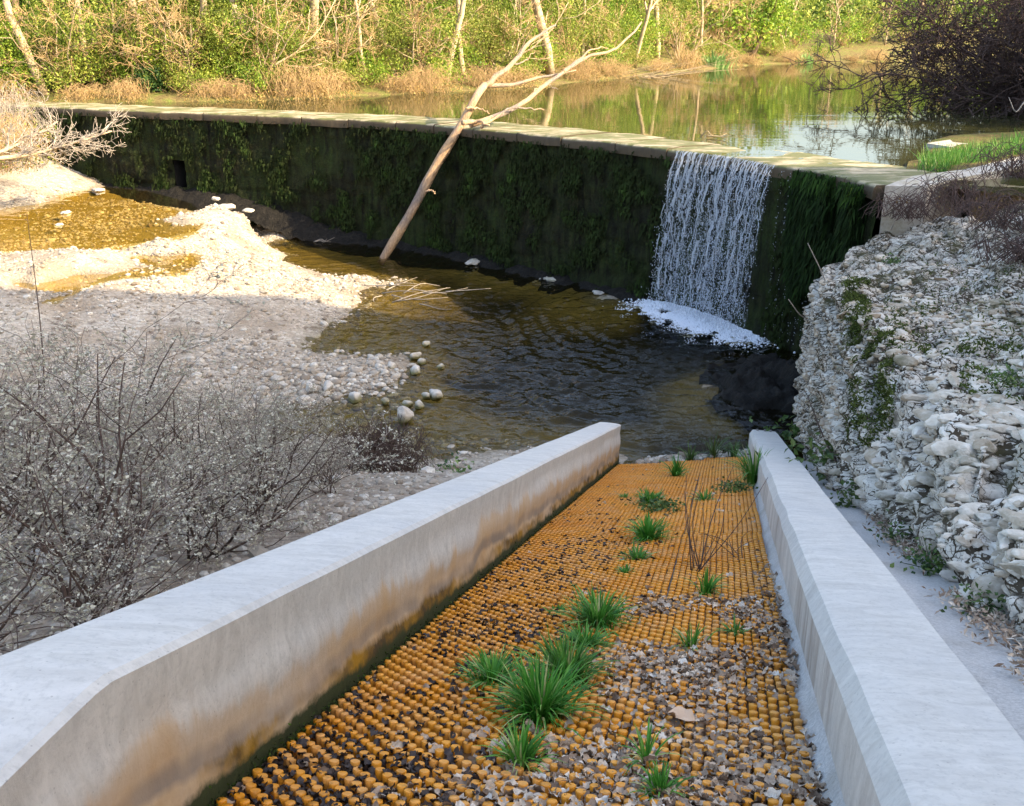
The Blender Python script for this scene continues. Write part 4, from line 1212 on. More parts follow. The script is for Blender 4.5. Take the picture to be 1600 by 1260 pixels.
for i, (x, y, wp, hp, nb_, lb) in enumerate(tufts):
    a_, b_, t_ = ramp_hit(x, y); s_ = t_/F_PX
    mb = tuft(np.random.default_rng(500 + i), int(nb_*1.9), max(hp*1.5, wp*.72)*s_, wp*s_*.6, .0031*(t_/2.6)**.7, min(1.0, .35 + hp/max(wp, 1)))
    o = mb.obj('grass_tuft', M['grass']); o.location = Vector(rx(a_, b_, .004))
    tag(o, lb, 'grass tuft', 'grass tufts growing on the ramp')
mb = MB(); rg = np.random.default_rng(9)     # creeping weed
for (x, y, w_, h_) in ((1030, 800, 70, 8), (1150, 770, 60, 8)):
    mb = MB()
    for _ in range(260):
        a_, b_, t_ = ramp_hit(x + rg.normal(0, w_*.25), y + rg.normal(0, h_*.5)); leaves(mb, [rx(a_, b_, .02 + rg.uniform(0, .05))], .03, rg, .6)
    tag(mb.obj('creeping_weed', M['weed']), 'creeping green weed below the low tuft' if x == 1030 else 'creeping green weed reaching the far right wall', 'weed')
for i, (x, y, lb) in enumerate(((1095, 900, 'dry thin brown stalks standing in the middle of the far ramp half'), (1160, 880, 'dry twig lying along the right side of the far ramp half'))):
    mb = MB()
    for _ in range(9 if i == 0 else 5):
        a_, b_, t_ = ramp_hit(x + rg.normal(0, 8), y + rg.normal(0, 5)); p0 = rx(a_, b_, .0)
        tip = p0 + R_*rg.normal(0, .12) + U*rg.uniform(.0, .5) + N_*rg.uniform(.15, .45)*(1 if i == 0 else .3)
        mid = (p0 + tip)/2 + rg.normal(0, .03, 3)
        tube(mb, catmull([p0, mid, tip], 8), np.linspace(.003, .0012, 8), 4)
    tag(mb.obj('dry_stalk', M['twig_dark']), lb, 'dry stalks')
# weeds and stones at the ramp's far lip
mb = MB(); pts = []
for _ in range(260):
    b_ = rg.uniform(BL + .2, BR); pts.append(RP(end_a(b_) + rg.uniform(.03, .5), b_, cfloor(b_) + rg.uniform(-.05, .04)))
many_stones(mb, np.array(pts), rg.uniform(.02, .06, 260), rg)
tag(mb.obj('rubble', M['pebble'], smooth_=False), 'pale rubble along the lower lip of the ramp', kind='stuff')
for i, (q, lb) in enumerate(((.55, 'small weed at the lower lip of the ramp, left'), (.72, 'tall thin weed at the lower lip of the ramp, middle'), (.88, 'bushy weed at the lower lip of the ramp, right'))):
    b_ = BL + q*(BR - BL); mb = tuft(np.random.default_rng(60+i), 40, .22 + .12*(i == 1), .1, .006)
    o = mb.obj('weed', M['weed']); o.location = Vector(RP(end_a(b_) + .05, b_, cfloor(b_))); tag(o, lb, 'weed')

# ------------------------------------------------------------------ rock outcrop
st_px = [
 [(1238, 675, 11.9), (1246, 600, 11.9), (1256, 520, 11.95), (1282, 427, 12.05), (1318, 402, 12.1), (1350, 380, 12.15), (1380, 365, 12.2)],
 [(1268, 735, 9.0), (1276, 650, 9.05), (1288, 565, 9.15), (1306, 485, 9.3), (1352, 435, 10.6), (1410, 385, 11.5), (1470, 345, 12.0)],
 [(1300, 765, 7.1), (1310, 690, 7.15), (1322, 625, 7.22), (1342, 555, 7.4), (1400, 470, 9.0), (1470, 395, 10.6), (1550, 335, 11.4)],
 [(1345, 790, 6.0), (1358, 735, 6.05), (1372, 682, 6.12), (1394, 625, 6.3), (1450, 520, 8.0), (1530, 410, 9.8), (1620, 310, 11.0)],
 [(1405, 842, 4.95), (1417, 785, 5.0), (1432, 730, 5.08), (1455, 675, 5.25), (1510, 560, 6.8), (1590, 430, 8.8), (1690, 290, 10.4)],
 [(1462, 900, 4.05), (1477, 835, 4.1), (1496, 775, 4.2), (1524, 712, 4.4), (1580, 590, 5.8), (1660, 440, 7.8), (1760, 290, 9.5)],
 [(1520, 955, 3.45), (1535, 860, 3.7), (1560, 750, 4.2), (1600, 630, 5.0), (1660, 500, 6.2), (1740, 370, 7.7), (1850, 280, 8.8)],
 [(1600, 1010, 3.0), (1615, 910, 3.2), (1640, 790, 3.7), (1690, 650, 4.5), (1760, 510, 5.6), (1850, 370, 7.0), (1980, 280, 8.2)],
 [(1720, 1110, 2.45), (1740, 1000, 2.7), (1770, 860, 3.2), (1830, 700, 4.0), (1910, 540, 5.0), (2010, 380, 6.4), (2150, 280, 7.6)],
 [(1950, 1270, 1.9), (1980, 1120, 2.1), (2020, 950, 2.6), (2090, 760, 3.3), (2180, 580, 4.3), (2300, 400, 5.6), (2450, 290, 6.8)]]
CPg = np.array([[D(*q) for q in r] for r in st_px])
nu, nv = 520, 360
tmp = np.stack([catmull(r, nv) for r in CPg])           # along v
surf = np.stack([catmull(tmp[:, j], nu) for j in range(nv)], 1)
du = np.gradient(surf, axis=0); dv = np.gradient(surf, axis=1)
nr = np.cross(du, dv); nr /= np.linalg.norm(nr, axis=2)[..., None] + 1e-9
if nr[..., 0].mean() > 0: nr = -nr
Pp = surf.reshape(-1, 3); Nn = nr.reshape(-1, 3)
wp = Pp + (np.stack([fbm(Pp*3, 3, q) for q in (1, 2, 3)], 1) - .5)*.25
fa1, fa2, ca = voro(wp*np.array([1, 1, 1.8])*5.0, 1)    # cobbles
fb1, fb2, cb = voro(wp*np.array([1, 1, 1.6])*12.0, 5)   # pebbles
big = fbm(Pp*.9, 4, 22)
V1 = np.clip((fa2 - fa1)*2.2, 0, 1); V2 = np.clip((fb2 - fb1)*2.2, 0, 1)
vv = np.tile(np.linspace(0, 1, nv), nu)
mixc = smooth((fbm(Pp*1.1, 3, 31) - .36)/.2)
hgt = mixc*(.034*np.sqrt(V1)*(0.35 + ca) + .022*np.sqrt(V2)) + (1 - mixc)*(.034*np.sqrt(V2)*(.4 + cb) + .012*V1)
ledge = np.abs(((Pp[:, 2] + (fbm(Pp*1.5, 3, 44) - .5)*.35)*4.5) % 1 - .5)*2
hgt += .07*smooth((ledge - .2)/.5) + (big - .5)*.20 + (fbm(Pp*np.array([6, 6, 14]), 4, 27) - .5)*.10
tintv = np.clip(mixc*np.sqrt(V1) + (1-mixc)*np.sqrt(V2)*.9, 0, 1)
edge_f = np.ones(nu*nv)
Q = Pp + Nn*(hgt - .08)[:, None]
rock = thing('rock_outcrop', 'rough white pebbly limestone outcrop along the right side', 'rock', tuple(surf[200, 20]))
r0 = np.array(rock.location)
mb = MB(); gf = grid_faces(nu, nv)
mb.add(Q - r0, gf, None, tintv)
# back skirt down into the bank
top = Q.reshape(nu, nv, 3)[:, -1]; sk = np.stack([top, top + np.array([.25, .25, -.15]), top + np.array([.5, .5, -2.5])], 1).reshape(-1, 3)
mb.add(sk - r0, grid_faces(nu, 3), None, .5)
end = Q.reshape(nu, nv, 3)[0]; sk = np.stack([end, end + np.array([.5, .9, -.15]), end + np.array([.7, 1.3, -1.8])], 1).reshape(-1, 3)
mb.add(sk - r0, grid_faces(nv, 3), None, .5)
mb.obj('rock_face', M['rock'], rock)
Qg = Q.reshape(nu, nv, 3)
rs = np.random.default_rng(71)
variants = []
for k in range(8):
    v = stone_verts(np.random.default_rng(800 + k), ICO2, .28, 1.5); a_ = MB(); a_.add(v, None, ICO2F); variants.append((a_.mesh('stone', M['rock_stone'], False), v))
small_v = [stone_verts(np.random.default_rng(850 + k), ICO1*1.08, .3, 1.5) for k in range(8)]
cs = []
while len(cs) < 4600:
    nearp = rs.uniform() < .72; i = int(nu*(.36 + .54*rs.uniform() if nearp else .03 + .84*rs.uniform())); j = int(nv*(rs.uniform(.0, .58) if nearp else rs.uniform(.0, .97)))
    if rs.uniform() > np.clip((fbm(surf[i, j][None]*2.6, 3, 31)[0] - .40)*6, .05, 1): continue
    d_ = (Qg[i, j] - CAM) @ np.array([0, CT, -ST]); s_ = float(np.clip(rs.lognormal(math.log(.021), .55), .009, .066))
    cs.append((s_/d_, s_, i, j))
cs.sort(reverse=True)
smb = MB()
for q, (_, s_, i, j) in enumerate(cs):
    nn = Vector(nr[i, j]); k = q % 8
    Mx = Matrix.Translation(Vector(Qg[i, j]) - nn*s_*.05 - Vector(r0)) @ Matrix.Rotation(rs.uniform(0, 6.28), 4, 'Z') @ Matrix.Rotation(rs.normal(0, .35), 4, 'X') @ Matrix.Diagonal((s_*rs.uniform(1.0, 1.9), s_*rs.uniform(.7, 1.1), s_*rs.uniform(.32, .6), 1))
    if q < 298:
        o = link('stone', variants[k][0], rock); o.matrix_local = Mx
    else:
        A4 = np.array(Mx); smb.add(small_v[k] @ A4[:3, :3].T + A4[:3, 3], None, ICO1F, rs.uniform())
tag(smb.obj('small_stone', M['rock_stone'], rock, False), 'small white stones set in the rock face', kind='stuff')
# moss streaks on the rock
def rock_moss(name, label, boxes, nleaf, size, seed, mat, hang=True):
    rg = np.random.default_rng(seed); C = []
    for (x0, y0, x1, y1) in boxes:
        Pj = Qg.reshape(-1, 3); d_ = Pj[:, 1]*CT + (CAM_Z - Pj[:, 2])*ST
        X = 800 + F_PX*Pj[:, 0]/d_; Y = 630 + F_PX*((CAM_Z - Pj[:, 2])*CT - Pj[:, 1]*ST)/d_
        sel = np.where((X > x0) & (X < x1) & (Y > y0) & (Y < y1) & (fbm(Pj*4, 3, seed) > .46))[0]
        if len(sel): C.append(Pj[rg.choice(sel, nleaf//len(boxes))] + Nn[rg.choice(sel, nleaf//len(boxes))]*rg.uniform(.0, .05, (nleaf//len(boxes), 1)))
    mb = MB(); leaves(mb, np.concatenate(C) - r0, size, rg, .35)
    return tag(mb.obj(name, mat, rock, False), label, kind='stuff')
M['rock_moss'] = leaf_mat('rock_moss_frond', [(0, (.02, .03, .008)), (.5, (.055, .085, .016)), (1, (.13, .16, .04))], .12, .85, .1)
rock_moss('moss', 'green moss streak down the rock face', [(1330, 500, 1400, 700), (1320, 440, 1360, 560)], 7600, .032, 5, M['rock_moss'])
rock_moss('lichen', 'dark olive moss cushions on the rock top', [(1440, 400, 1600, 560), (1500, 540, 1600, 640), (1380, 470, 1450, 560)], 3600, .03, 6, M['rock_moss'])
# plants at the rock foot
rg = np.random.default_rng(12)
plants = [(1292, 738, 7.4, .30, 'leafy green plant in the corner where wall, walkway and rock meet'), (1338, 792, 6.1, .16, 'low green plant at the rock foot, second from the far end'), (1415, 850, 4.8, .12, 'small leafy weed at the rock foot beside the dry litter'),
          (1455, 890, 4.15, .12, 'green weed clump growing from the rock foot halfway along the walkway'), (1535, 955, 3.4, .09, 'nearest green weed at the rock foot before the bare walkway'), (1250, 690, 11.0, .35, 'dark weed hanging at the far corner of the rock'), (1570, 595, 5.3, .10, 'small green plant growing on the flat of the rock at right'), (1395, 412, 11.0, .12, 'tiny green sprout on the pale top edge of the rock')]
for x, y, t_, s_, lb in plants:
    c = D(x, y, t_); mb = MB(); nl = 170
    C = rg.normal(0, 1, (nl, 3))*np.array([s_*.5, s_*.6, s_*.35]); C[:, 2] = np.abs(C[:, 2])
    leaves(mb, C, s_*.22, rg, .6, .6)
    t = thing('weed', lb, 'weed', tuple(c), 'weeds on and under the rock'); mb.obj('leaf', M['weed'], t, False)['kind'] = 'stuff'
    mb = MB()
    for _ in range(10): tube(mb, [np.zeros(3), C[rg.integers(nl)]], [.003, .0015], 3, .2)
    mb.obj('stem', M['weed'], t)['kind'] = 'stuff'
# dry litter at the foot
mb = MB(); pts = []
for _ in range(2600):
    a_ = rg.uniform(1.4, 6.0); b_ = .86 + rg.normal(0, .05)
    if fbm(np.array([[a_*2.2, b_*3, 0]]), 3, 4)[0] < .44: continue
    pts.append(RP(a_, b_, -.735 + rg.uniform(0, .03)))
leaves(mb, np.array(pts), .028, rg, .35, .8)
tag(mb.obj('needle_litter', M['dead_leaf']), 'brown dry litter along the rock foot on the walkway', kind='stuff')

# ------------------------------------------------------------------ branching generator
def grow(rg, p, d, L, r, depth, out, kids=5, ang=.75, wander=.18, up=.05, taper=.25, seg=6, shrink=.62, start=.25):
    d = np.asarray(d, float)/np.linalg.norm(d); pts = [np.asarray(p, float)]; dirs = [d]
    for k in range(seg):
        d = d + rg.normal(0, wander, 3) + np.array([0, 0, up]); d /= np.linalg.norm(d)
        pts.append(pts[-1] + d*L/seg); dirs.append(d)
    pts = np.array(pts); out.append((pts, np.linspace(r, r*taper, seg + 1), depth))
    if depth <= 0: return
    for c in range(kids):
        f = rg.uniform(start, 1.0); k = min(int(f*seg), seg - 1); q = pts[k] + (pts[k+1]-pts[k])*(f*seg - k)
        ax = rg.normal(size=3); ax -= ax.dot(dirs[k])*dirs[k]; ax /= np.linalg.norm(ax) + 1e-9
        a_ = ang*rg.uniform(.55, 1.3); nd = dirs[k]*math.cos(a_) + ax*math.sin(a_)
        grow(rg, q, nd, L*shrink*rg.uniform(.6, 1.15)*(1.15 - .4*f), max(r*(1 - f*(1-taper))*.62, .0016), depth - 1, out, kids, ang, wander*1.15, up, taper, max(3, seg - 1), shrink, start)
def branch_mb(segs, minr=0.0, sel=None, sides=(7, 5, 4, 3, 3, 3)):
    mb = MB(); mx = max(s[2] for s in segs)
    for pts, rad, dp in segs:
        if sel is not None and not sel(dp): continue
        tube(mb, pts, np.maximum(rad, minr), sides[min(mx - dp, 5)], .5, cap=(mx - dp) < 2)
    return mb

# ------------------------------------------------------------------ pale shrubs in the left foreground
def pale_shrub(seed, H, spread, label):
    rg = np.random.default_rng(seed); segs = []
    ns = int(rg.integers(7, 10))
    for _ in range(ns):
        az = rg.uniform(0, 2*PI); ln = rg.uniform(.15, .85)*spread
        grow(rg, rg.normal(0, .06, 3)*np.array([1, 1, 0]), [math.cos(az)*ln, math.sin(az)*ln, 1.0], H*rg.uniform(.6, 1.05), .008, 3, segs, 4, .8, .17, .02, .25, 7, .56, .08)
    t = thing('bare_shrub', label, 'shrub', group='pale budding shrubs on the left bank')
    branch_mb(segs, .0011, lambda d: d >= 2).obj('stem', M['twig_dark'], t)
    b = branch_mb(segs, .0010, lambda d: d < 2).obj('twig', M['twig_shrub'], t); b['kind'] = 'stuff'
    C = []
    for pts, rad, dp in segs:
        if dp > 1: continue
        k = int(4 if dp == 0 else 5)
        f = rg.uniform(.1, 1, k)*(len(pts) - 1); i = np.minimum(f.astype(int), len(pts) - 2)
        C.append(pts[i] + (pts[i+1]-pts[i])*(f - i)[:, None] + rg.normal(0, .006, (k, 3)))
    mb = MB(); C = np.concatenate(C); leaves(mb, C, .016, rg, .6)
    bo = mb.obj('bud', M['bud'], t, False); bo['kind'] = 'stuff'; bo['label'] = 'pale grey green leaf buds on the twigs'
    return t
protos = [pale_shrub(1, 1.2, .9, 'x'), pale_shrub(2, 1.15, 1.1, 'x'), pale_shrub(3, 1.3, .8, 'x')]
shrubs = [(-1.75, 3.7, .95, 'nearest pale budding shrub, close over the kink of the left wall'), (-2.75, 4.3, 1.1, 'pale budding shrub at the left frame edge, nearest the wall end'), (-2.3, 5.0, 1.0, 'pale budding shrub behind the nearest one at lower left'),
 (-3.3, 5.4, 1.1, 'tall dark-stemmed budding shrub at the left frame edge, in front of the shaded gravel'), (-2.95, 6.3, 1.0, 'pale budding shrub in the middle of the left thicket'), (-1.8, 5.6, .8, 'pale budding shrub leaning over the middle of the left wall'),
 (-4.4, 7.4, 1.05, 'far-left budding shrub standing on the gravel edge'), (-1.8, 6.7, .75, 'small budding shrub between the left wall and the bramble mound'),
 (-3.0, 8.6, .75, 'small budding shrub on the gravel beyond the thicket'), (-4.7, 9.0, .85, 'sparse budding shrub farthest out on the shaded gravel'), (-1.55, 4.6, .8, 'low budding shrub pressed against the back of the left wall, nearest the kink'),
 (-1.45, 5.3, .6, 'low spreading budding shrub behind the wall, just past the tall group'), (-1.5, 7.4, .5, 'little twiggy budding shrub close behind the wall before the bramble mound'), (-1.9, 7.9, .5, 'tiny budding shrub at the near side of the bramble mound'), (-2.9, 7.9, .7, 'open budding shrub between the thicket and the stream inlet'), (-1.3, 6.6, .45, 'knee-high budding shrub against the wall beside the bramble mound'), (-1.9, 4.3, .75, 'budding shrub squeezed between the nearest shrub and the wall'), (-2.1, 3.0, .8, 'budding shrub in the lower left corner behind the flat wall top'), (-1.55, 3.2, .55, 'small budding shrub touching the outer edge of the wall kink'), (-2.6, 3.5, .9, 'budding shrub at the left frame edge above the wall top'), (-1.6, 6.1, .7, 'low budding shrub pressed against the back of the left wall, midway'), (-2.2, 8.2, .6, 'little budding shrub just left of the sprig with rows of pale leaves')]
for i, (x, y, sc, lb) in enumerate(shrubs):
    o = protos[i] if i < 3 else copy_tree(protos[i % 3])
    o.location = (x, y, float(bed(x, y)[0]) - .03); o.rotation_euler = (0, 0, i*1.3); o.scale = (sc*1.35, sc*1.35, sc); o['label'] = lb
# a single thin tall shoot on the left
segs = []; rg = np.random.default_rng(4)
c = np.array([-3.45, 6.9, float(bed(-3.45, 6.9)[0])])
mb = MB(); tip = D(42, 335, 8.2); tube(mb, catmull([c, (c + tip)/2 + [.05, 0, .1], tip], 14), np.linspace(.009, .002, 14), 5)
tag(mb.obj('thin_shoot', M['twig_dark']), 'single tall thin shoot rising above the shrubs at far left', 'shoot')

# bramble mound
def bramble(name, label, loc, rx_, ry_, h, ncane, seed, mat, leafmat=None, nleaf=0, lsize=.03, rad=.004, group=None, cat='bramble'):
    rg = np.random.default_rng(seed); mb = MB()
    for _ in range(ncane):
        a0, a1 = rg.uniform(0, 2*PI, 2); r0_, r1_ = rg.uniform(0, .7), rg.uniform(.5, 1.15)
        p0 = np.array([math.cos(a0)*rx_*r0_, math.sin(a0)*ry_*r0_, 0]); p2 = np.array([math.cos(a1)*rx_*r1_, math.sin(a1)*ry_*r1_, h*rg.uniform(-.05, .45)])
        p1 = (p0 + p2)/2 + np.array([rg.normal(0, rx_*.2), rg.normal(0, ry_*.2), h*rg.uniform(.5, 1.1)])
        q = catmull([p0, p1, p2], 9); q += rg.normal(0, .012*h, q.shape); tube(mb, q, np.linspace(rad, rad*.4, 9), 4, .5, False)
    t = thing(name, label, cat, loc, group)
    o = mb.obj('cane', mat, t); o['kind'] = 'stuff'
    if nleaf:
        mb = MB(); th = rg.uniform(0, 2*PI, nleaf); rr = np.sqrt(rg.uniform(0, 1, nleaf)); zz_ = h*.8*np.sqrt(np.clip(1 - rr**2, 0, 1))*rg.uniform(.2, 1.1, nleaf)
        C = np.stack([np.cos(th)*rr*rx_, np.sin(th)*rr*ry_, zz_], 1); keep_ = fbm(C*1.6/max(h, .5), 3, seed) > .42
        leaves(mb, C[keep_], lsize, rg, .6, .3)
        o = mb.obj('leaf', leafmat, t, False); o['kind'] = 'stuff'
    return t
c = P(575, 775, .28)
bramble('bramble_mound', 'dark tangled bramble mound behind the left wall at the shore', (c[0], c[1] + .4, .18), .62, .55, .52, 420, 5, M['twig_dark'], M['bud'], 500, .02, .0035)
o = bramble('fern_sprig', 'sprig with rows of pale leaves arching before the bramble mound', (c[0] - .35, c[1] - .2, .2), .4, .3, .45, 30, 6, M['twig_grey'], M['bud'], 900, .022, .003, cat='sprig')
c = P(705, 748, .15); mb = MB(); rg = np.random.default_rng(77); leaves(mb, rg.normal(0, 1, (160, 3))*np.array([.14, .12, .06]) + [0, 0, .08], .05, rg, .6, .6)
o = thing('weed', None, None, (c[0], c[1], .12)); mb.obj('leaf', M['weed'], o, False)['kind'] = 'stuff'; tag(o, 'green leafy weed on the gravel just behind the left wall', 'weed')

# ------------------------------------------------------------------ leaning log on the dam
log = thing('driftwood_tree', 'bare driftwood tree trunk leaning on the dam with its foot in the pool', 'log')
lb0 = P(594, 412, -.12); k = at_px(722); rest_ = np.array([DC[k, 0] + DN[k, 0]*.02, DC[k, 1] + DN[k, 1]*.02, ZC + .06])
tr = catmull([lb0, lb0*.62 + rest_*.38 + [.03, 0, .02], lb0*.3 + rest_*.7 + [-.02, 0, 0], rest_, D(745, 150, 19.3), D(757, 134, 19.8)], 40)
mb = MB(); rg = np.random.default_rng(6)
rad_ = np.interp(np.linspace(0, 1, 40), [0, .1, .5, .8, 1], [.068, .09, .087, .078, .064])*(1 + .22*(vnoise(np.linspace(0, 12, 40)[:, None]*np.array([[1, 0, 0]]), 3) - .5))
tube(mb, tr, rad_, 12); mb.obj('trunk', M['log'], log)
DT_ = 19.6
limbs = [([(757, 134, 19.8), (800, 100, 20.0), (830, 65, 20.3), (868, 40, 20.6)], .06, 'limb'), ([(757, 134, 19.8), (790, 134, 20.1), (850, 120, 20.6), (900, 110, 20.9)], .045, 'limb'),
 ([(735, 196, 18.9), (785, 178, 19.2), (830, 150, 19.6), (880, 112, 20.2), (925, 88, 20.7), (960, 78, 21.0), (985, 55, 21.3), (1002, 35, 21.6)], .055, 'limb'), ([(880, 112, 20.2), (910, 90, 20.6), (935, 74, 20.9), (950, 76, 21.1)], .03, 'limb'),
 ([(752, 200, 18.7), (772, 186, 18.9), (800, 170, 19.1), (850, 172, 19.5)], .028, 'limb'), ([(728, 170, 19.1), (750, 170, 19.3), (765, 178, 19.3)], .025, 'limb'), ([(665, 300, 19.0), (675, 298, 18.9), (680, 303, 18.8)], .02, 'limb'),
 ([(800, 100, 20.0), (815, 98, 20.2), (835, 82, 20.5)], .02, 'limb'), ([(722, 192, 18.7), (742, 190, 18.8), (765, 196, 18.6)], .05, 'limb'), ([(830, 150, 19.6), (850, 132, 19.9), (872, 140, 20.2)], .02, 'limb')]
for pts, r, nm in limbs:
    q = catmull([D(*p) for p in pts], 16); q[1:-1] += rg.normal(0, .012, q[1:-1].shape)
    mb = MB(); tube(mb, q, np.linspace(r, r*.35, 16), 8); mb.obj('branch', M['log'], log)
# small twig heaps
def twigs(name, label, px, py, z, n_, L, mat, seed, spread=.3):
    rg = np.random.default_rng(seed); mb = MB(); c = P(px, py, z)
    for _ in range(n_):
        p0 = rg.normal(0, spread, 3)*np.array([1, 1, 0]); az = rg.normal(-.4, .5); d = np.array([math.cos(az), math.sin(az), rg.uniform(.02, .3)])*L*rg.uniform(.5, 1.2)
        q = catmull([p0, p0 + d*.5 + rg.normal(0, .05, 3), p0 + d], 7); q[:, 2] = np.abs(q[:, 2]) + .01; tube(mb, q, np.linspace(.011, .003, 7), 4)
    o = mb.obj(name, mat); o.location = Vector(c); return tag(o, label, 'driftwood')
twigs('twig_heap', 'grey fallen twigs lying in the water off the gravel tip', 605, 458, .02, 16, .9, M['twig_grey'], 3)
twigs('driftwood_stick', 'small forked grey stick standing in the golden water', 495, 378, .0, 3, .5, M['twig_grey'], 5, .06)
twigs('driftwood_stick', 'little driftwood stub lying on the crest left of the falls', 1110, 214, ZC, 4, .4, M['bark_pale'], 7, .1)

# ------------------------------------------------------------------ far bank
far_px = [(-260, 163), (-100, 163), (0, 162), (120, 161), (300, 159), (420, 157), (520, 152), (620, 148), (720, 143), (800, 138), (880, 131), (940, 125), (1000, 120), (1050, 114), (1100, 109), (1150, 104), (1200, 101), (1260, 99.5), (1330, 97.5), (1400, 96)]
fb = [P(x, y, ZW)[:2] for x, y in far_px]
fb = [fb[0] + np.array([-25, -4.])] + fb + [fb[-1] + np.array([14., 4]), fb[-1] + np.array([50., 10])]
FB = catmull(fb, 240)
FT = np.gradient(FB, axis=0); FT /= np.linalg.norm(FT, axis=1)[:, None]; FN = np.stack([-FT[:, 1], FT[:, 0]], 1)
offs = [-1.2, -.3, 0, .35, 1.0, 2.5, 5, 10, 20, 40, 70]; hh = [-.5, -.15, .03, .08, .18, .5, .9, 1.5, 2.3, 3.3, 4.8]
bv = []
def far_pt(i, o): return np.array([FB[i, 0] + FN[i, 0]*min(o, 5) + .0, FB[i, 1] + FN[i, 1]*min(o, 5) + max(o - 5, 0)])
for i in range(240):
    for o, h in zip(offs, hh):
        q = far_pt(i, o); bv.append([q[0], q[1], ZW + h])
bv = np.array(bv); bv[:, 2] += (fbm(bv*.8, 4, 19) - .5)*.25
mb = MB(); mb.add(bv, grid_faces(240, 11))
tag(mb.obj('far_bank', M['bank']), 'grassy far riverbank rising into the wood', kind='structure')
FPX = np.array([px_of((a, b, ZW))[0] for a, b in FB])
def fpos(px, off):
    i = int(np.argmin(np.abs(FPX - px))); q = far_pt(i, off); return (float(q[0]), float(q[1]), float(ZW + np.interp(off, offs, hh) - .08))

def bare_tree(seed, H, r, lean=0.1, mat='bark_pale', twmat='twig_tan', kids=6):
    rg = np.random.default_rng(seed); segs = []
    grow(rg, (0, 0, 0), (rg.normal(0, lean), rg.normal(0, lean), 1), H, r, 3, segs, kids, .85, .09, .04, .25, 9, .50, .18)
    t = thing('bare_tree', 'x', 'tree')
    branch_mb(segs, .006, lambda d: d == 3).obj('trunk', M[mat], t)
    branch_mb(segs, .007, lambda d: d == 2).obj('limb', M[mat], t)
    o = branch_mb(segs, .0055, lambda d: d < 2).obj('crown', M[twmat], t); o['kind'] = 'stuff'; o['label'] = 'bare pale twigs of the crown'
    return t
def leafy_tree(seed, H, r, nleaf, lmat, size, name='ivy_tree', lean=.12):
    rg = np.random.default_rng(seed); segs = []
    grow(rg, (0, 0, 0), (rg.normal(0, lean), rg.normal(0, lean), 1), H, r, 2, segs, 8, .8, .09, .05, .25, 9, .45, .12)
    t = thing(name, 'x', 'tree')
    branch_mb(segs, .012, lambda d: d == 2).obj('trunk', M['bark_brown'], t)
    branch_mb(segs, .008, lambda d: d < 2).obj('limb', M['bark_brown'], t)
    C = []
    tot = sum(np.linalg.norm(np.diff(s_[0], axis=0), axis=1).sum() for s_ in segs)
    for pts, rad, dp in segs:
        l = np.linalg.norm(np.diff(pts, axis=0), axis=1).sum(); k = int(nleaf*l/tot*(2.2 if dp == 2 else 1))
        f = rg.uniform(0.02, 1, k)*(len(pts)-1); i = np.minimum(f.astype(int), len(pts)-2)
        C.append(pts[i] + (pts[i+1]-pts[i])*(f-i)[:, None] + rg.normal(0, 1, (k, 3))*(.34 if dp == 2 else .24))
    C = np.concatenate(C); cl = fbm(C*1.3, 3, seed); kp = cl > .43
    mb = MB(); leaves(mb, C[kp], size, rg, .7, .2, np.clip(rg.uniform(0, 1, kp.sum())*.6 + (cl[kp]-.43)*2, 0, 1))
    o = mb.obj('crown', M[lmat], t, False); o['kind'] = 'stuff'; o['label'] = 'leafy crown and ivy'
    return t
def bush(seed, rx_, ry_, h, nleaf, lmat, size, name='bush'):
    rg = np.random.default_rng(seed); t = thing(name, 'x', 'bush')
    mb = MB(); C = []
    for _ in range(34):
        az = rg.uniform(0, 2*PI); q = rg.uniform(0.2, 1); p2 = np.array([math.cos(az)*rx_*q, math.sin(az)*ry_*q, h*rg.uniform(.45, 1.05)*(1.1 - .5*q)])
        ln = catmull([np.zeros(3), p2*np.array([.4, .4, .6]) + rg.normal(0, .06, 3), p2], 8); tube(mb, ln, np.linspace(.016, .005, 8), 4, .5, False)
        C.append(p2 + rg.normal(0, 1, (nleaf//34, 3))*np.array([rx_*.2, ry_*.2, h*.14])); C.append(ln[rg.integers(2, 8, nleaf//100)] + rg.normal(0, .12*h, (nleaf//100, 3)))
    mb.obj('stem', M['twig_tan' if lmat != 'leaf_dark' else 'twig_dark'], t)
    C = np.concatenate(C); C[:, 2] = np.maximum(C[:, 2], .03); cl = fbm(C*1.9, 3, seed); C = C[cl > .46]; cl = cl[cl > .46]; mb = MB(); leaves(mb, C, size, rg, .6, .2, np.clip(rg.uniform(0, 1, len(C))*.7 + (cl - .46)*1.8, 0, 1))
    o = mb.obj('foliage', M[lmat], t, False); o['kind'] = 'stuff'; o['label'] = 'leaves of the bush'
    return t
def straw(seed, rx_, ry_, h, ncane=190, nleaf=700):
    t = bramble('dry_thicket', 'x', (0, 0, 0), rx_, ry_, h, ncane, seed, M['twig_tan'], M['leaf_straw'], nleaf, .06, .007)
    return t
ORD = ['first', 'second', 'third', 'fourth', 'fifth', 'sixth', 'seventh', 'eighth', 'ninth', 'tenth', 'eleventh', 'twelfth', 'thirteenth', 'fourteenth', 'fifteenth', 'sixteenth', 'seventeenth', 'eighteenth', 'nineteenth', 'twentieth', 'twenty-first', 'twenty-second', 'twenty-third', 'twenty-fourth', 'twenty-fifth', 'twenty-sixth', 'twenty-seventh', 'twenty-eighth', 'twenty-ninth', 'thirtieth', 'thirty-first', 'thirty-second', 'thirty-third']
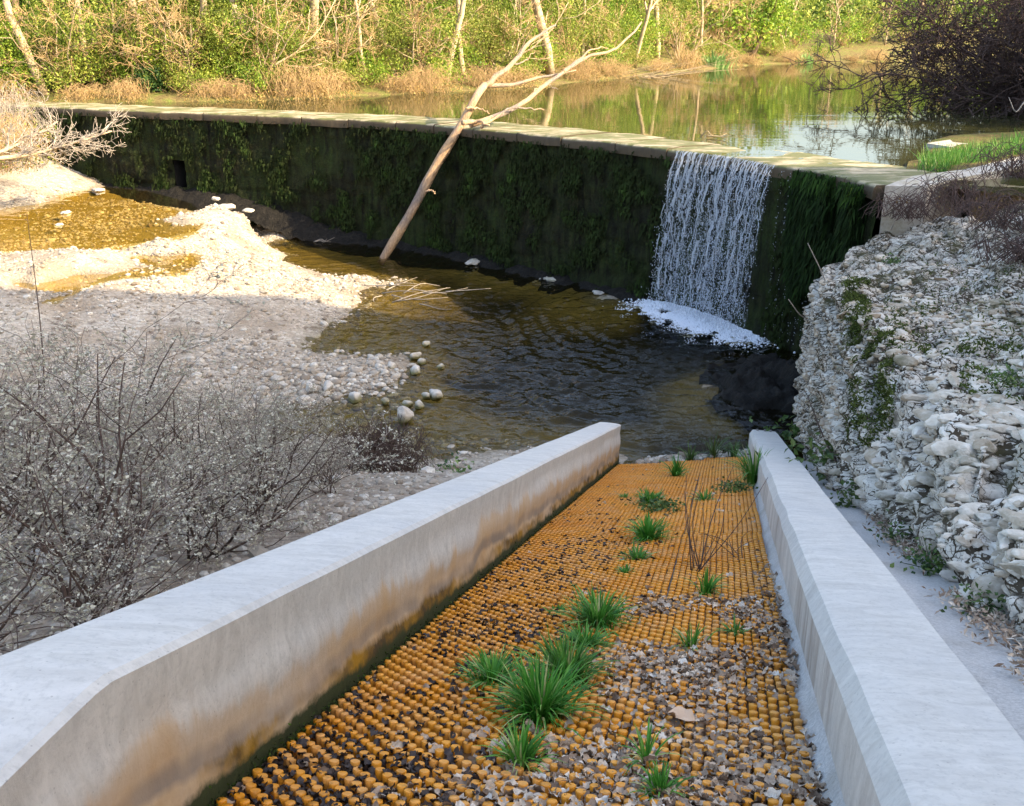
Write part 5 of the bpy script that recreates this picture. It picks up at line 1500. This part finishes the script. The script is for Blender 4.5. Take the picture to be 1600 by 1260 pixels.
def spread(protos, spots, fmt, group, seed):
    rg = np.random.default_rng(seed)
    spots = sorted(spots, key=lambda q: q[0])
    for i, q in enumerate(spots):
        px, off, sc = q[:3]
        o = protos[i] if i < len(protos) else copy_tree(protos[i % len(protos)])
        o.location = fpos(px, off); o.rotation_euler = (0, 0, rg.uniform(0, 6.28)); o.scale = (sc*rg.uniform(.9, 1.1), sc*rg.uniform(.9, 1.1), sc)
        o['label'] = fmt % ORD[i]; o['group'] = group
spread([bare_tree(21, 6.5, .11), bare_tree(22, 7.0, .14), bare_tree(23, 5.5, .09, .2)],
       [(-60, 1.1, 1), (45, 0.8, .9), (120, 1.5, 1), (235, 1.3, 1.15), (300, 2.1, .9), (385, 1.9, 1), (470, 1.5, 1), (545, 2.5, 1.1), (600, 1.3, .8), (675, 1.9, 1), (735, 1.3, .9), (790, 1.5, 1), (850, 2.5, 1), (908, 1.1, 1.25), (985, 1.9, 1), (1040, 1.3, .95), (1095, 2.1, 1), (1140, 1.3, .9)],
       'bare pale-barked tree on the far bank, %s of its kind from the left', 'bare trees on the far bank', 1)
spread([leafy_tree(31, 6.0, .13, 11000, 'leaf_ivy', .13), leafy_tree(32, 5.2, .11, 10000, 'leaf_ivy', .12), leafy_tree(33, 6.5, .14, 11000, 'leaf_bush', .12)],
       [(-20, 3.0, 1), (70, 4.2, 1), (165, 3.4, .9), (270, 5.5, 1.1), (330, 3.2, .9), (425, 3.4, 1.05), (500, 5, 1), (585, 4.5, 1.0), (640, 6.5, 1.1), (705, 5, .9), (760, 7, 1), (830, 8, 1), (900, 7, 1), (960, 6, 1.25), (1020, 4, 1.25), (1075, 5, 1.3), (1120, 3.5, 1.3), (1150, 6, 1.3)],
       'ivy-covered tree with bright green leaves on the far bank, %s such from the left', 'ivy-clad trees on the far bank', 2)
spread([bush(41, 1.5, 1.2, 2.3, 8600, 'leaf_bush', .066), bush(42, 1.4, 1.1, 2.0, 8200, 'leaf_ivy', .066), bush(43, 1.6, 1.2, 2.6, 8200, 'leaf_bush', .06)],
       [(-70, 1.6, 1), (10, 1.4, 1), (90, 1.8, 1), (160, 1.6, 1.1), (205, 1.5, .8), (300, 1.6, 1), (350, 1.7, 1), (405, 1.6, 1), (455, 1.8, .9), (510, 2.0, .8), (570, 2.2, .8), (635, 1.8, .9), (690, 1.8, 1), (745, 2, 1), (800, 2.2, 1), (850, 2, 1.1), (905, 2.4, .9), (960, 2, 1.1), (1000, 2, 1), (1045, 2, 1.2), (1085, 2.4, 1.2), (1130, 2.2, 1.1)],
       'olive green bush near the water on the far bank, %s from the left', 'bushes on the far bank', 3)
spread([straw(51, 1.3, .8, .75, 110, 700), straw(52, 1.1, .7, .6, 90, 900), straw(53, 1.4, .9, .9, 120, 1100)],
       [(-30, .25, 0.83), (130, .25, 0.67), (200, .25, 0.57), (330, .25, 0.67), (380, .25, 0.75), (470, .25, 0.91), (520, .25, 0.91), (620, .25, 0.83), (670, .25, 0.75), (770, .25, 0.83), (820, .25, 0.91), (915, .25, 0.83), (960, .25, 0.83), (1040, .25, 0.83), (1080, .25, 0.91), (1140, .25, 0.99), (1175, .25, 0.83), (1235, .25, 0.67), (1270, .25, 0.57), (1335, .25, 0.57), (1370, .25, 0.67)],
       'straw-coloured dry bramble thicket at the far waterline, %s from the left', 'dry thickets at the far waterline', 4)
def bare_shrub(seed, H):
    rg = np.random.default_rng(seed); segs = []
    for _ in range(6):
        az = rg.uniform(0, 2*PI); ln = rg.uniform(.2, 1.0)
        grow(rg, rg.normal(0, .1, 3)*np.array([1, 1, 0]), [math.cos(az)*ln, math.sin(az)*ln, 1.0], H*rg.uniform(.6, 1.1), .028, 3, segs, 5, .75, .17, .0, .25, 7, .55, .15)
    t = thing('pale_shrub', 'x', 'shrub')
    branch_mb(segs, .008, lambda d: d >= 2).obj('stem', M['bark_pale'], t)
    o = branch_mb(segs, .0055, lambda d: d < 2).obj('twig', M['twig_tan'], t); o['kind'] = 'stuff'
    return t
spread([bare_shrub(71, 2.6), bare_shrub(72, 3.0), bare_shrub(73, 2.3)],
       [(-40, 1, 1), (85, 1.2, .9), (215, 1.4, 1), (318, 1.2, 1.1), (440, 1.3, 1.2), (560, 1.4, 1.1), (700, 1.3, 1.1), (845, 1.4, 1.2), (1005, 1.6, 1.2), (1112, 1.6, 1.3), (1190, 2, 1.2)],
       'leafless pale many-stemmed shrub on the far bank, %s from the left', 'leafless shrubs on the far bank', 8)
spread([bush(47, 1.0, .7, .8, 2600, 'leaf_ivy', .06, 'low_bush'), bush(48, 1.2, .7, .9, 2600, 'leaf_bush', .06, 'low_bush')],
       [(35, 0.90, 1), (100, 1.40, 1), (180, 1.90, .9), (262, 0.90, .9), (325, 1.40, 1), (352, 1.90, .8), (410, 0.90, 1), (455, 1.40, .8), (500, 1.90, 1.1), (548, 0.90, .9), (600, 1.40, 1.1), (655, 1.90, 1), (705, 0.90, 1.1), (752, 1.40, .8), (800, 1.90, 1.1), (850, 0.90, .9), (895, 1.40, 1.1), (940, 1.90, .9), (985, 0.90, 1.2), (1030, 1.40, 1), (1070, 1.90, 1.1), (1130, 0.90, 1.1), (1185, 1.40, 1), (1250, 1.90, 1), (1310, 0.90, 1)],
       'low green bush at the far waterline, %s from the left', 'low green bushes at the far waterline', 9)
d = bush(44, .55, .5, .75, 2200, 'leaf_dark', .07, 'evergreen_bush'); d.location = fpos(243, .9); tag(d, 'dark round evergreen bush at the far waterline behind the dam', 'bush')
# far right end of the river: lower trees, one leaning ivy trunk
spread([bare_tree(24, 2.6, .06, .25), bare_tree(25, 2.9, .07, .3)],
       [(1165, 3, 1.9), (1200, 6, 2.0), (1240, 4, 1.8), (1275, 7, 1.1), (1300, 3, .9), (1335, 6, 1.05), (1370, 3.5, 1), (1405, 5, 1.1), (1450, 4, 1.1), (1500, 5, 1.1), (1560, 5, 1.1)],
       'low bare tree at the far bend of the river, %s from the left', 'low bare trees at the river bend', 5)
spread([bush(45, 2.0, 1.5, 2.3, 2600, 'leaf_bush', .13), bush(46, 2.2, 1.5, 2.0, 2400, 'leaf_ivy', .12)],
       [(1160, 5, 1.9), (1180, 2.6, 1.5), (1215, 4, 2.0), (1250, 3.5, 1.6), (1285, 6, 1.1), (1325, 4, .8), (1360, 7, 1.1), (1400, 4, .9), (1440, 5, 1), (1490, 5, 1), (1540, 5, 1)],
       'low scrub bush at the far bend of the river, %s from the left', 'scrub at the river bend', 6)
lt = leafy_tree(35, 3.4, .16, 2600, 'leaf_ivy', .14, 'ivy_tree', .0); lt.location = fpos(1215, 1.8); lt.rotation_euler = (.12, .34, 0); tag(lt, 'ivy trunk leaning right at the far bend of the river', 'tree')
for i, (x, lb) in enumerate(((1120, 'bright green reed clump at the far water edge'), (1260, 'low green reed clump at the far river bend'))):
    mb = tuft(np.random.default_rng(90 + i), 160, .75 if i == 0 else .5, 1.1, .02, 1.2); o = mb.obj('reed_clump', M['reed']); q = fpos(x, .15); o.location = q; o.scale = (1.6, 1, 1); tag(o, lb, 'reeds')
twigs('fallen_branch', 'pale fallen branches lying at the far water edge', 985, 121, ZW, 22, 2.2, M['bark_pale'], 15, .5).scale = (1.3, 1, 1)
# far wood behind
rg = np.random.default_rng(55); mb = MB(); C = []
for _ in range(420):
    i = int(rg.integers(20, 235)); o = rg.uniform(11, 45); q = far_pt(i, o); z0 = ZW + np.interp(o, offs, hh)
    lim = 9.0 if FPX[i] < 1160 and i < 200 else (6.5 if FPX[i] < 1265 else 2.7)
    hh_ = rg.uniform(.7, 1.0)*lim
    C.append(np.array([q[0], q[1], z0]) + rg.normal(0, 1, (420, 3))*np.array([1.4, 1.4, 0]) + np.c_[np.zeros((420, 2)), rg.uniform(0, hh_, 420)])
C = np.concatenate(C); leaves(mb, C, .30, rg, .7, 0, rg.uniform(0, 1, len(C))**2*.7)
tag(mb.obj('far_wood', M['leaf_bush'], None, False), 'dense wood filling the slope behind the far bank', kind='stuff')

# ------------------------------------------------------------------ left end of the dam: bare shrub reaching over the face
def boughs(name, label, root, targets, r, seed, mat, twm, fine=5):
    rg = np.random.default_rng(seed); t = thing(name, label, 'shrub', tuple(root)); root = np.array(root)
    for tg in targets:
        tg = np.array(tg); L = np.linalg.norm(tg - root)
        q = catmull([root, root*.5 + tg*.5 + [0, 0, -.04*L], tg], 12); mb = MB(); tube(mb, q - root, np.linspace(r, r*.3, 12), 6); mb.obj('bough', M[mat], t)
        segs = []
        for k in range(fine*3):
            f = rg.uniform(.3, 1); p = q[int(f*11)]; d = (tg - root)/L + rg.normal(0, .55, 3)
            grow(rg, p - root, d, L*.30*rg.uniform(.5, 1.1), r*.3, 2, segs, 4, .8, .22, .06, .35, 5, .6)
        o = branch_mb(segs, .0045).obj('twig', M[twm], t); o['kind'] = 'stuff'
    return t
boughs('overhanging_shrub', 'pale bare bough reaching right over the left end of the dam', D(-40, 252, 19.5), [D(175, 205, 20.3), D(120, 222, 20.0), D(90, 190, 20.6)], .045, 4, 'bark_pale', 'twig_grey', 6)
for i, (x, y, z, s_, lb) in enumerate(((-10.6, 21.5, 1.5, 1.1, 'tan dry thicket at the left end of the dam, nearest the pool'), (-11.2, 23.2, 1.9, 1.3, 'tan dry thicket hiding where the dam meets the left bank'), (-12.5, 21, 1.9, 1.3, 'tan dry thicket at the left frame edge above the sunlit gravel'))):
    o = bramble('dry_thicket', 'x', (0, 0, 0), 1.2, 1.0, 1.0, 200, 60 + i, M['twig_grey'] if i == 1 else M['twig_tan'], M['leaf_bush'], 1500, .05, .005); o.location = (x, y, z); o['label'] = lb; o['group'] = 'thickets at the left end of the dam'
t = bare_tree(28, 4.2, .07, .35); t.location = (-11.6, 21.8, 1.8); tag(t, 'leaning bare tree on the left bank at the dam end', 'tree')

# ------------------------------------------------------------------ right bank, hillside
rbw = np.array([(5.75, 13.3), (5.9, 14.0), (6.2, 15.4), (7.0, 17.6), (9.6, 19.4), (12.2, 21.8), (13.8, 25.0), (18, 31), (27, 40), (45, 46), (80, 50)])
RB = catmull(rbw, 120); RT = np.gradient(RB, axis=0); RT /= np.linalg.norm(RT, axis=1)[:, None]; RN = np.stack([RT[:, 1], -RT[:, 0]], 1)
ro = [-.8, -.2, .05, .4, 1.0, 2.2, 4.5, 9, 20, 40]; rh = [-.5, -.1, .02, .06, .08, .12, .5, 1.4, 3, 5]
bv = np.array([[RB[i, 0] + RN[i, 0]*o, RB[i, 1] + RN[i, 1]*o, ZW + h] for i in range(120) for o, h in zip(ro, rh)]); bv[:, 2] += (fbm(bv*.9, 4, 29) - .5)*.2
mb = MB(); mb.add(bv, grid_faces(120, 10)[:, ::-1]); tag(mb.obj('right_bank', M['bank']), 'earthy right riverbank above the dam', kind='structure')
def shade_hill_h(x, y):
    T = np.minimum(18.05 - .9*y, 19.0)  # ridge of an added out-of-view hill, shaped to cast the foreground shadow
    return 2.2 + (T - 2.2)*smooth((x - 6.2)/9.0)*smooth((7.5 - y)/1.2)
hx, hy = np.meshgrid(np.linspace(5.2, 60, 130), np.linspace(-45, 9.0, 200)); hz = shade_hill_h(hx.ravel(), hy.ravel())
pq = np.stack([hx.ravel(), hy.ravel(), hx.ravel()*0], 1); hz += (fbm(pq*.5, 4, 9) - .5)*.9
mb = MB(); mb.add(np.c_[pq[:, :2], hz], grid_faces(200, 130)); tag(mb.obj('shade_hillside', M['hill']), 'added unseen shadow-casting steep wooded hillside on the right', kind='structure')
ht = leafy_tree(36, 4.5, .14, 6000, 'leaf_dark', .14, 'evergreen_tree')
for i, (x, y) in enumerate(((15.5, 1.2), (18.5, 0.6), (14.2, -1.5), (12.5, -3.8), (17, -5), (11.5, -7), (20, -2.5), (10.5, -1.0))):
    o = ht if i == 0 else copy_tree(ht); o.location = (x, y, float(shade_hill_h(np.array([x]), np.array([y]))[0]) - .4); o.rotation_euler = (0, 0, i*1.1); o['label'] = 'dark evergreen tree on the right hillside, %s along the slope' % ORD[i]; o['group'] = 'evergreens on the hillside'
st_ = [copy_tree(ht) for _ in range(3)]  # unseen trees added to shade the tangled shrub and the water beside it
for i, (o, q) in enumerate(zip(st_, ((15.8, 19.5, 1.35), (18.5, 23, 1.5), (14.0, 16.0, 1.1)))):
    o.location = (q[0], q[1], ZW + .9); o.scale = (q[2]*1.3, q[2]*1.3, q[2]); o['label'] = 'added unseen evergreen shading the right bank upstream, %s from the dam' % ORD[(1, 2, 0)[i]]; o['group'] = 'added shade evergreens on the right bank'

# dark tangled shrub overhanging the river
rg = np.random.default_rng(14); segs = []
for k in range(44):
    az = rg.uniform(0, 2*PI); grow(rg, rg.normal(0, .7, 3)*np.array([1, 1, 0]), [math.cos(az)*1.1 - .25, math.sin(az)*1.1 - .2, rg.uniform(.35, 1.0)], rg.uniform(2.6, 4.4), .035, 3, segs, 7, .85, .20, -.045, .3, 7, .5)
tn = thing('tangled_shrub', 'dark leafless tangled shrub overhanging the river at upper right', 'shrub', (12.6, 24.0, ZW + .1))
branch_mb(segs, .012, lambda d: d >= 2).obj('bough', M['twig_purple'], tn)
o = branch_mb(segs, .008, lambda d: d < 2).obj('twig', M['twig_purple'], tn); o['kind'] = 'stuff'
o = copy_tree(tn); o.location = (14.8, 27.0, ZW + .5); o.rotation_euler = (0, 0, 2.0); o.scale = (1.1, 1.1, 1.15); o['label'] = 'second dark tangled shrub, farther upstream behind the overhanging one'
o = copy_tree(tn); o.location = (13.6, 21.6, ZW + .3); o.rotation_euler = (0, 0, 4.0); o.scale = (.9, .9, 1.0); o['label'] = 'dark tangled shrub cut by the right frame edge nearest the slab'

# ------------------------------------------------------------------ concrete block, slab and grass bank at the dam's right end
def prism(mb, pts, z0, z1):
    pts = np.asarray(pts, float); k = len(pts); zl = z0 if np.ndim(z0) else [z0]*k; zt = z1 if np.ndim(z1) else [z1]*k
    v = np.vstack([np.c_[pts, zl], np.c_[pts, zt]]); mb.add(v, [[i, (i+1) % k, k+(i+1) % k, k+i] for i in range(k)])
    mb.add(np.vstack([v[k:], v[k:].mean(0)]), None, [[i, (i+1) % k, k] for i in range(k)])
def bevel(o, w_=.015):
    md = o.modifiers.new('bevel', 'BEVEL'); md.width = w_; md.segments = 2
ZT = 2.50
bp = [P(1383, 291, ZT)[:2], P(1450, 291, ZT)[:2], P(1500, 281, ZT)[:2], P(1620, 257, ZT+.12)[:2], P(1640, 236, ZT+.12)[:2], P(1500, 268, ZT)[:2], P(1420, 276, ZT)[:2]]
mb = MB(); prism(mb, bp, [1.2]*7, [ZT, ZT, ZT+.02, ZT+.14, ZT+.14, ZT+.02, ZT]); o = mb.obj('retaining_wall', M['block'], None, False)
tag(o, 'weathered low concrete retaining wall at the right end of the dam', 'wall')
sp = [P(1448, 224, 2.535)[:2], P(1500, 232, 2.535)[:2], P(1680, 216, 2.535)[:2], P(1680, 203, 2.535)[:2], P(1500, 216, 2.535)[:2]]
mb = MB(); prism(mb, sp, 2.2, 2.535); o = mb.obj('concrete_slab', M['block'], None, False); tag(o, 'pale flat concrete slab beside the river above the grassy bank', 'slab')
# bank wedge with grass between block and slab
gp = []
for u_ in np.linspace(0, 1, 40):
    for v_ in np.linspace(0, 1, 14):
        fr = np.array([1410 + 260*u_, 279 - 30*u_]); bk_ = np.array([1420 + 260*u_, 252 - 46*u_])
        q = fr*(1-v_) + bk_*v_; gp.append(P(q[0], q[1], 2.44 + .22*math.sin(v_*PI*.5)*(.35 + .65*u_)))
gp = np.array(gp); mb = MB(); mb.add(gp, grid_faces(40, 14)); tag(mb.obj('grass_verge', M['bank']), 'small earth verge at the right end of the dam', kind='structure')
rg = np.random.default_rng(88); mb = MB()
for _ in range(2600):
    b = gp[rg.integers(60, len(gp))] + rg.normal(0, .05, 3)*np.array([1, 1, .1]); L = rg.uniform(.08, .22); d = rg.normal(0, .5, 2)
    w_ = .006; sdv = np.array([-d[1], d[0], 0]); sdv /= np.linalg.norm(sdv) + 1e-9
    mb.add([b - sdv*w_, b + sdv*w_, b + np.array([d[0]*L, d[1]*L, L])], None, [[0, 1, 2]], rg.uniform(0, 1)*.9 + (.1 if rg.uniform() < .3 else 0))
tag(mb.obj('verge_grass', M['grass'], None, False), 'short green grass on the verge by the dam end', kind='stuff')
for i, (x, y, t_, s_, lb) in enumerate(((1420, 335, 12.0, .55, 'dry purple bramble tangle on the rock below the retaining wall'), (1500, 320, 11.2, .7, 'largest dry bramble tangle on the rock top at right'), (1570, 350, 10.2, .6, 'dry bramble tangle at the right frame edge above the rock'), (1590, 270, 11.5, .6, 'dry bramble on top of the retaining wall at the frame edge'), (1590, 400, 9.0, .45, 'fallen twigs and bramble lying on the rock top, lowest at right'))):
    c = D(x, y, t_); bramble('bramble_tangle', lb, tuple(c - np.array([0, 0, .05])), s_, s_*.8, s_*.5, 75, 200 + i, M['twig_purple'], M['leaf_straw'] if i == 1 else None, 60 if i == 1 else 0, .03, .0045, 'bramble tangles on the rock')
for i, (pts, lb) in enumerate((([(1300, 470, 11.6), (1290, 440, 11.5), (1262, 380, 11.4)], 'thin dead twig leaning from the rock top toward the dam face'), ([(1268, 500, 11.5), (1250, 492, 11.3), (1232, 468, 11.2)], 'short curved twig sticking out beside the rock edge'), ([(1600, 160, 12), (1588, 175, 12), (1576, 152, 12)], 'dry straw stalk at the right frame edge by the slab'), ([(1392, 360, 12.1), (1405, 335, 12), (1432, 310, 12)], 'bleached curved stick before the retaining wall'), ([(1330, 765, 6.9), (1290, 690, 7.6), (1262, 620, 8.3)], 'long thin runner trailing down the rock corner'))):
    mb = MB(); tube(mb, catmull([D(*p) for p in pts], 10), np.linspace(.010, .004, 10), 5); tag(mb.obj('dry_twig', M['twig_grey' if i != 4 else 'twig_dark']), lb, 'twig')
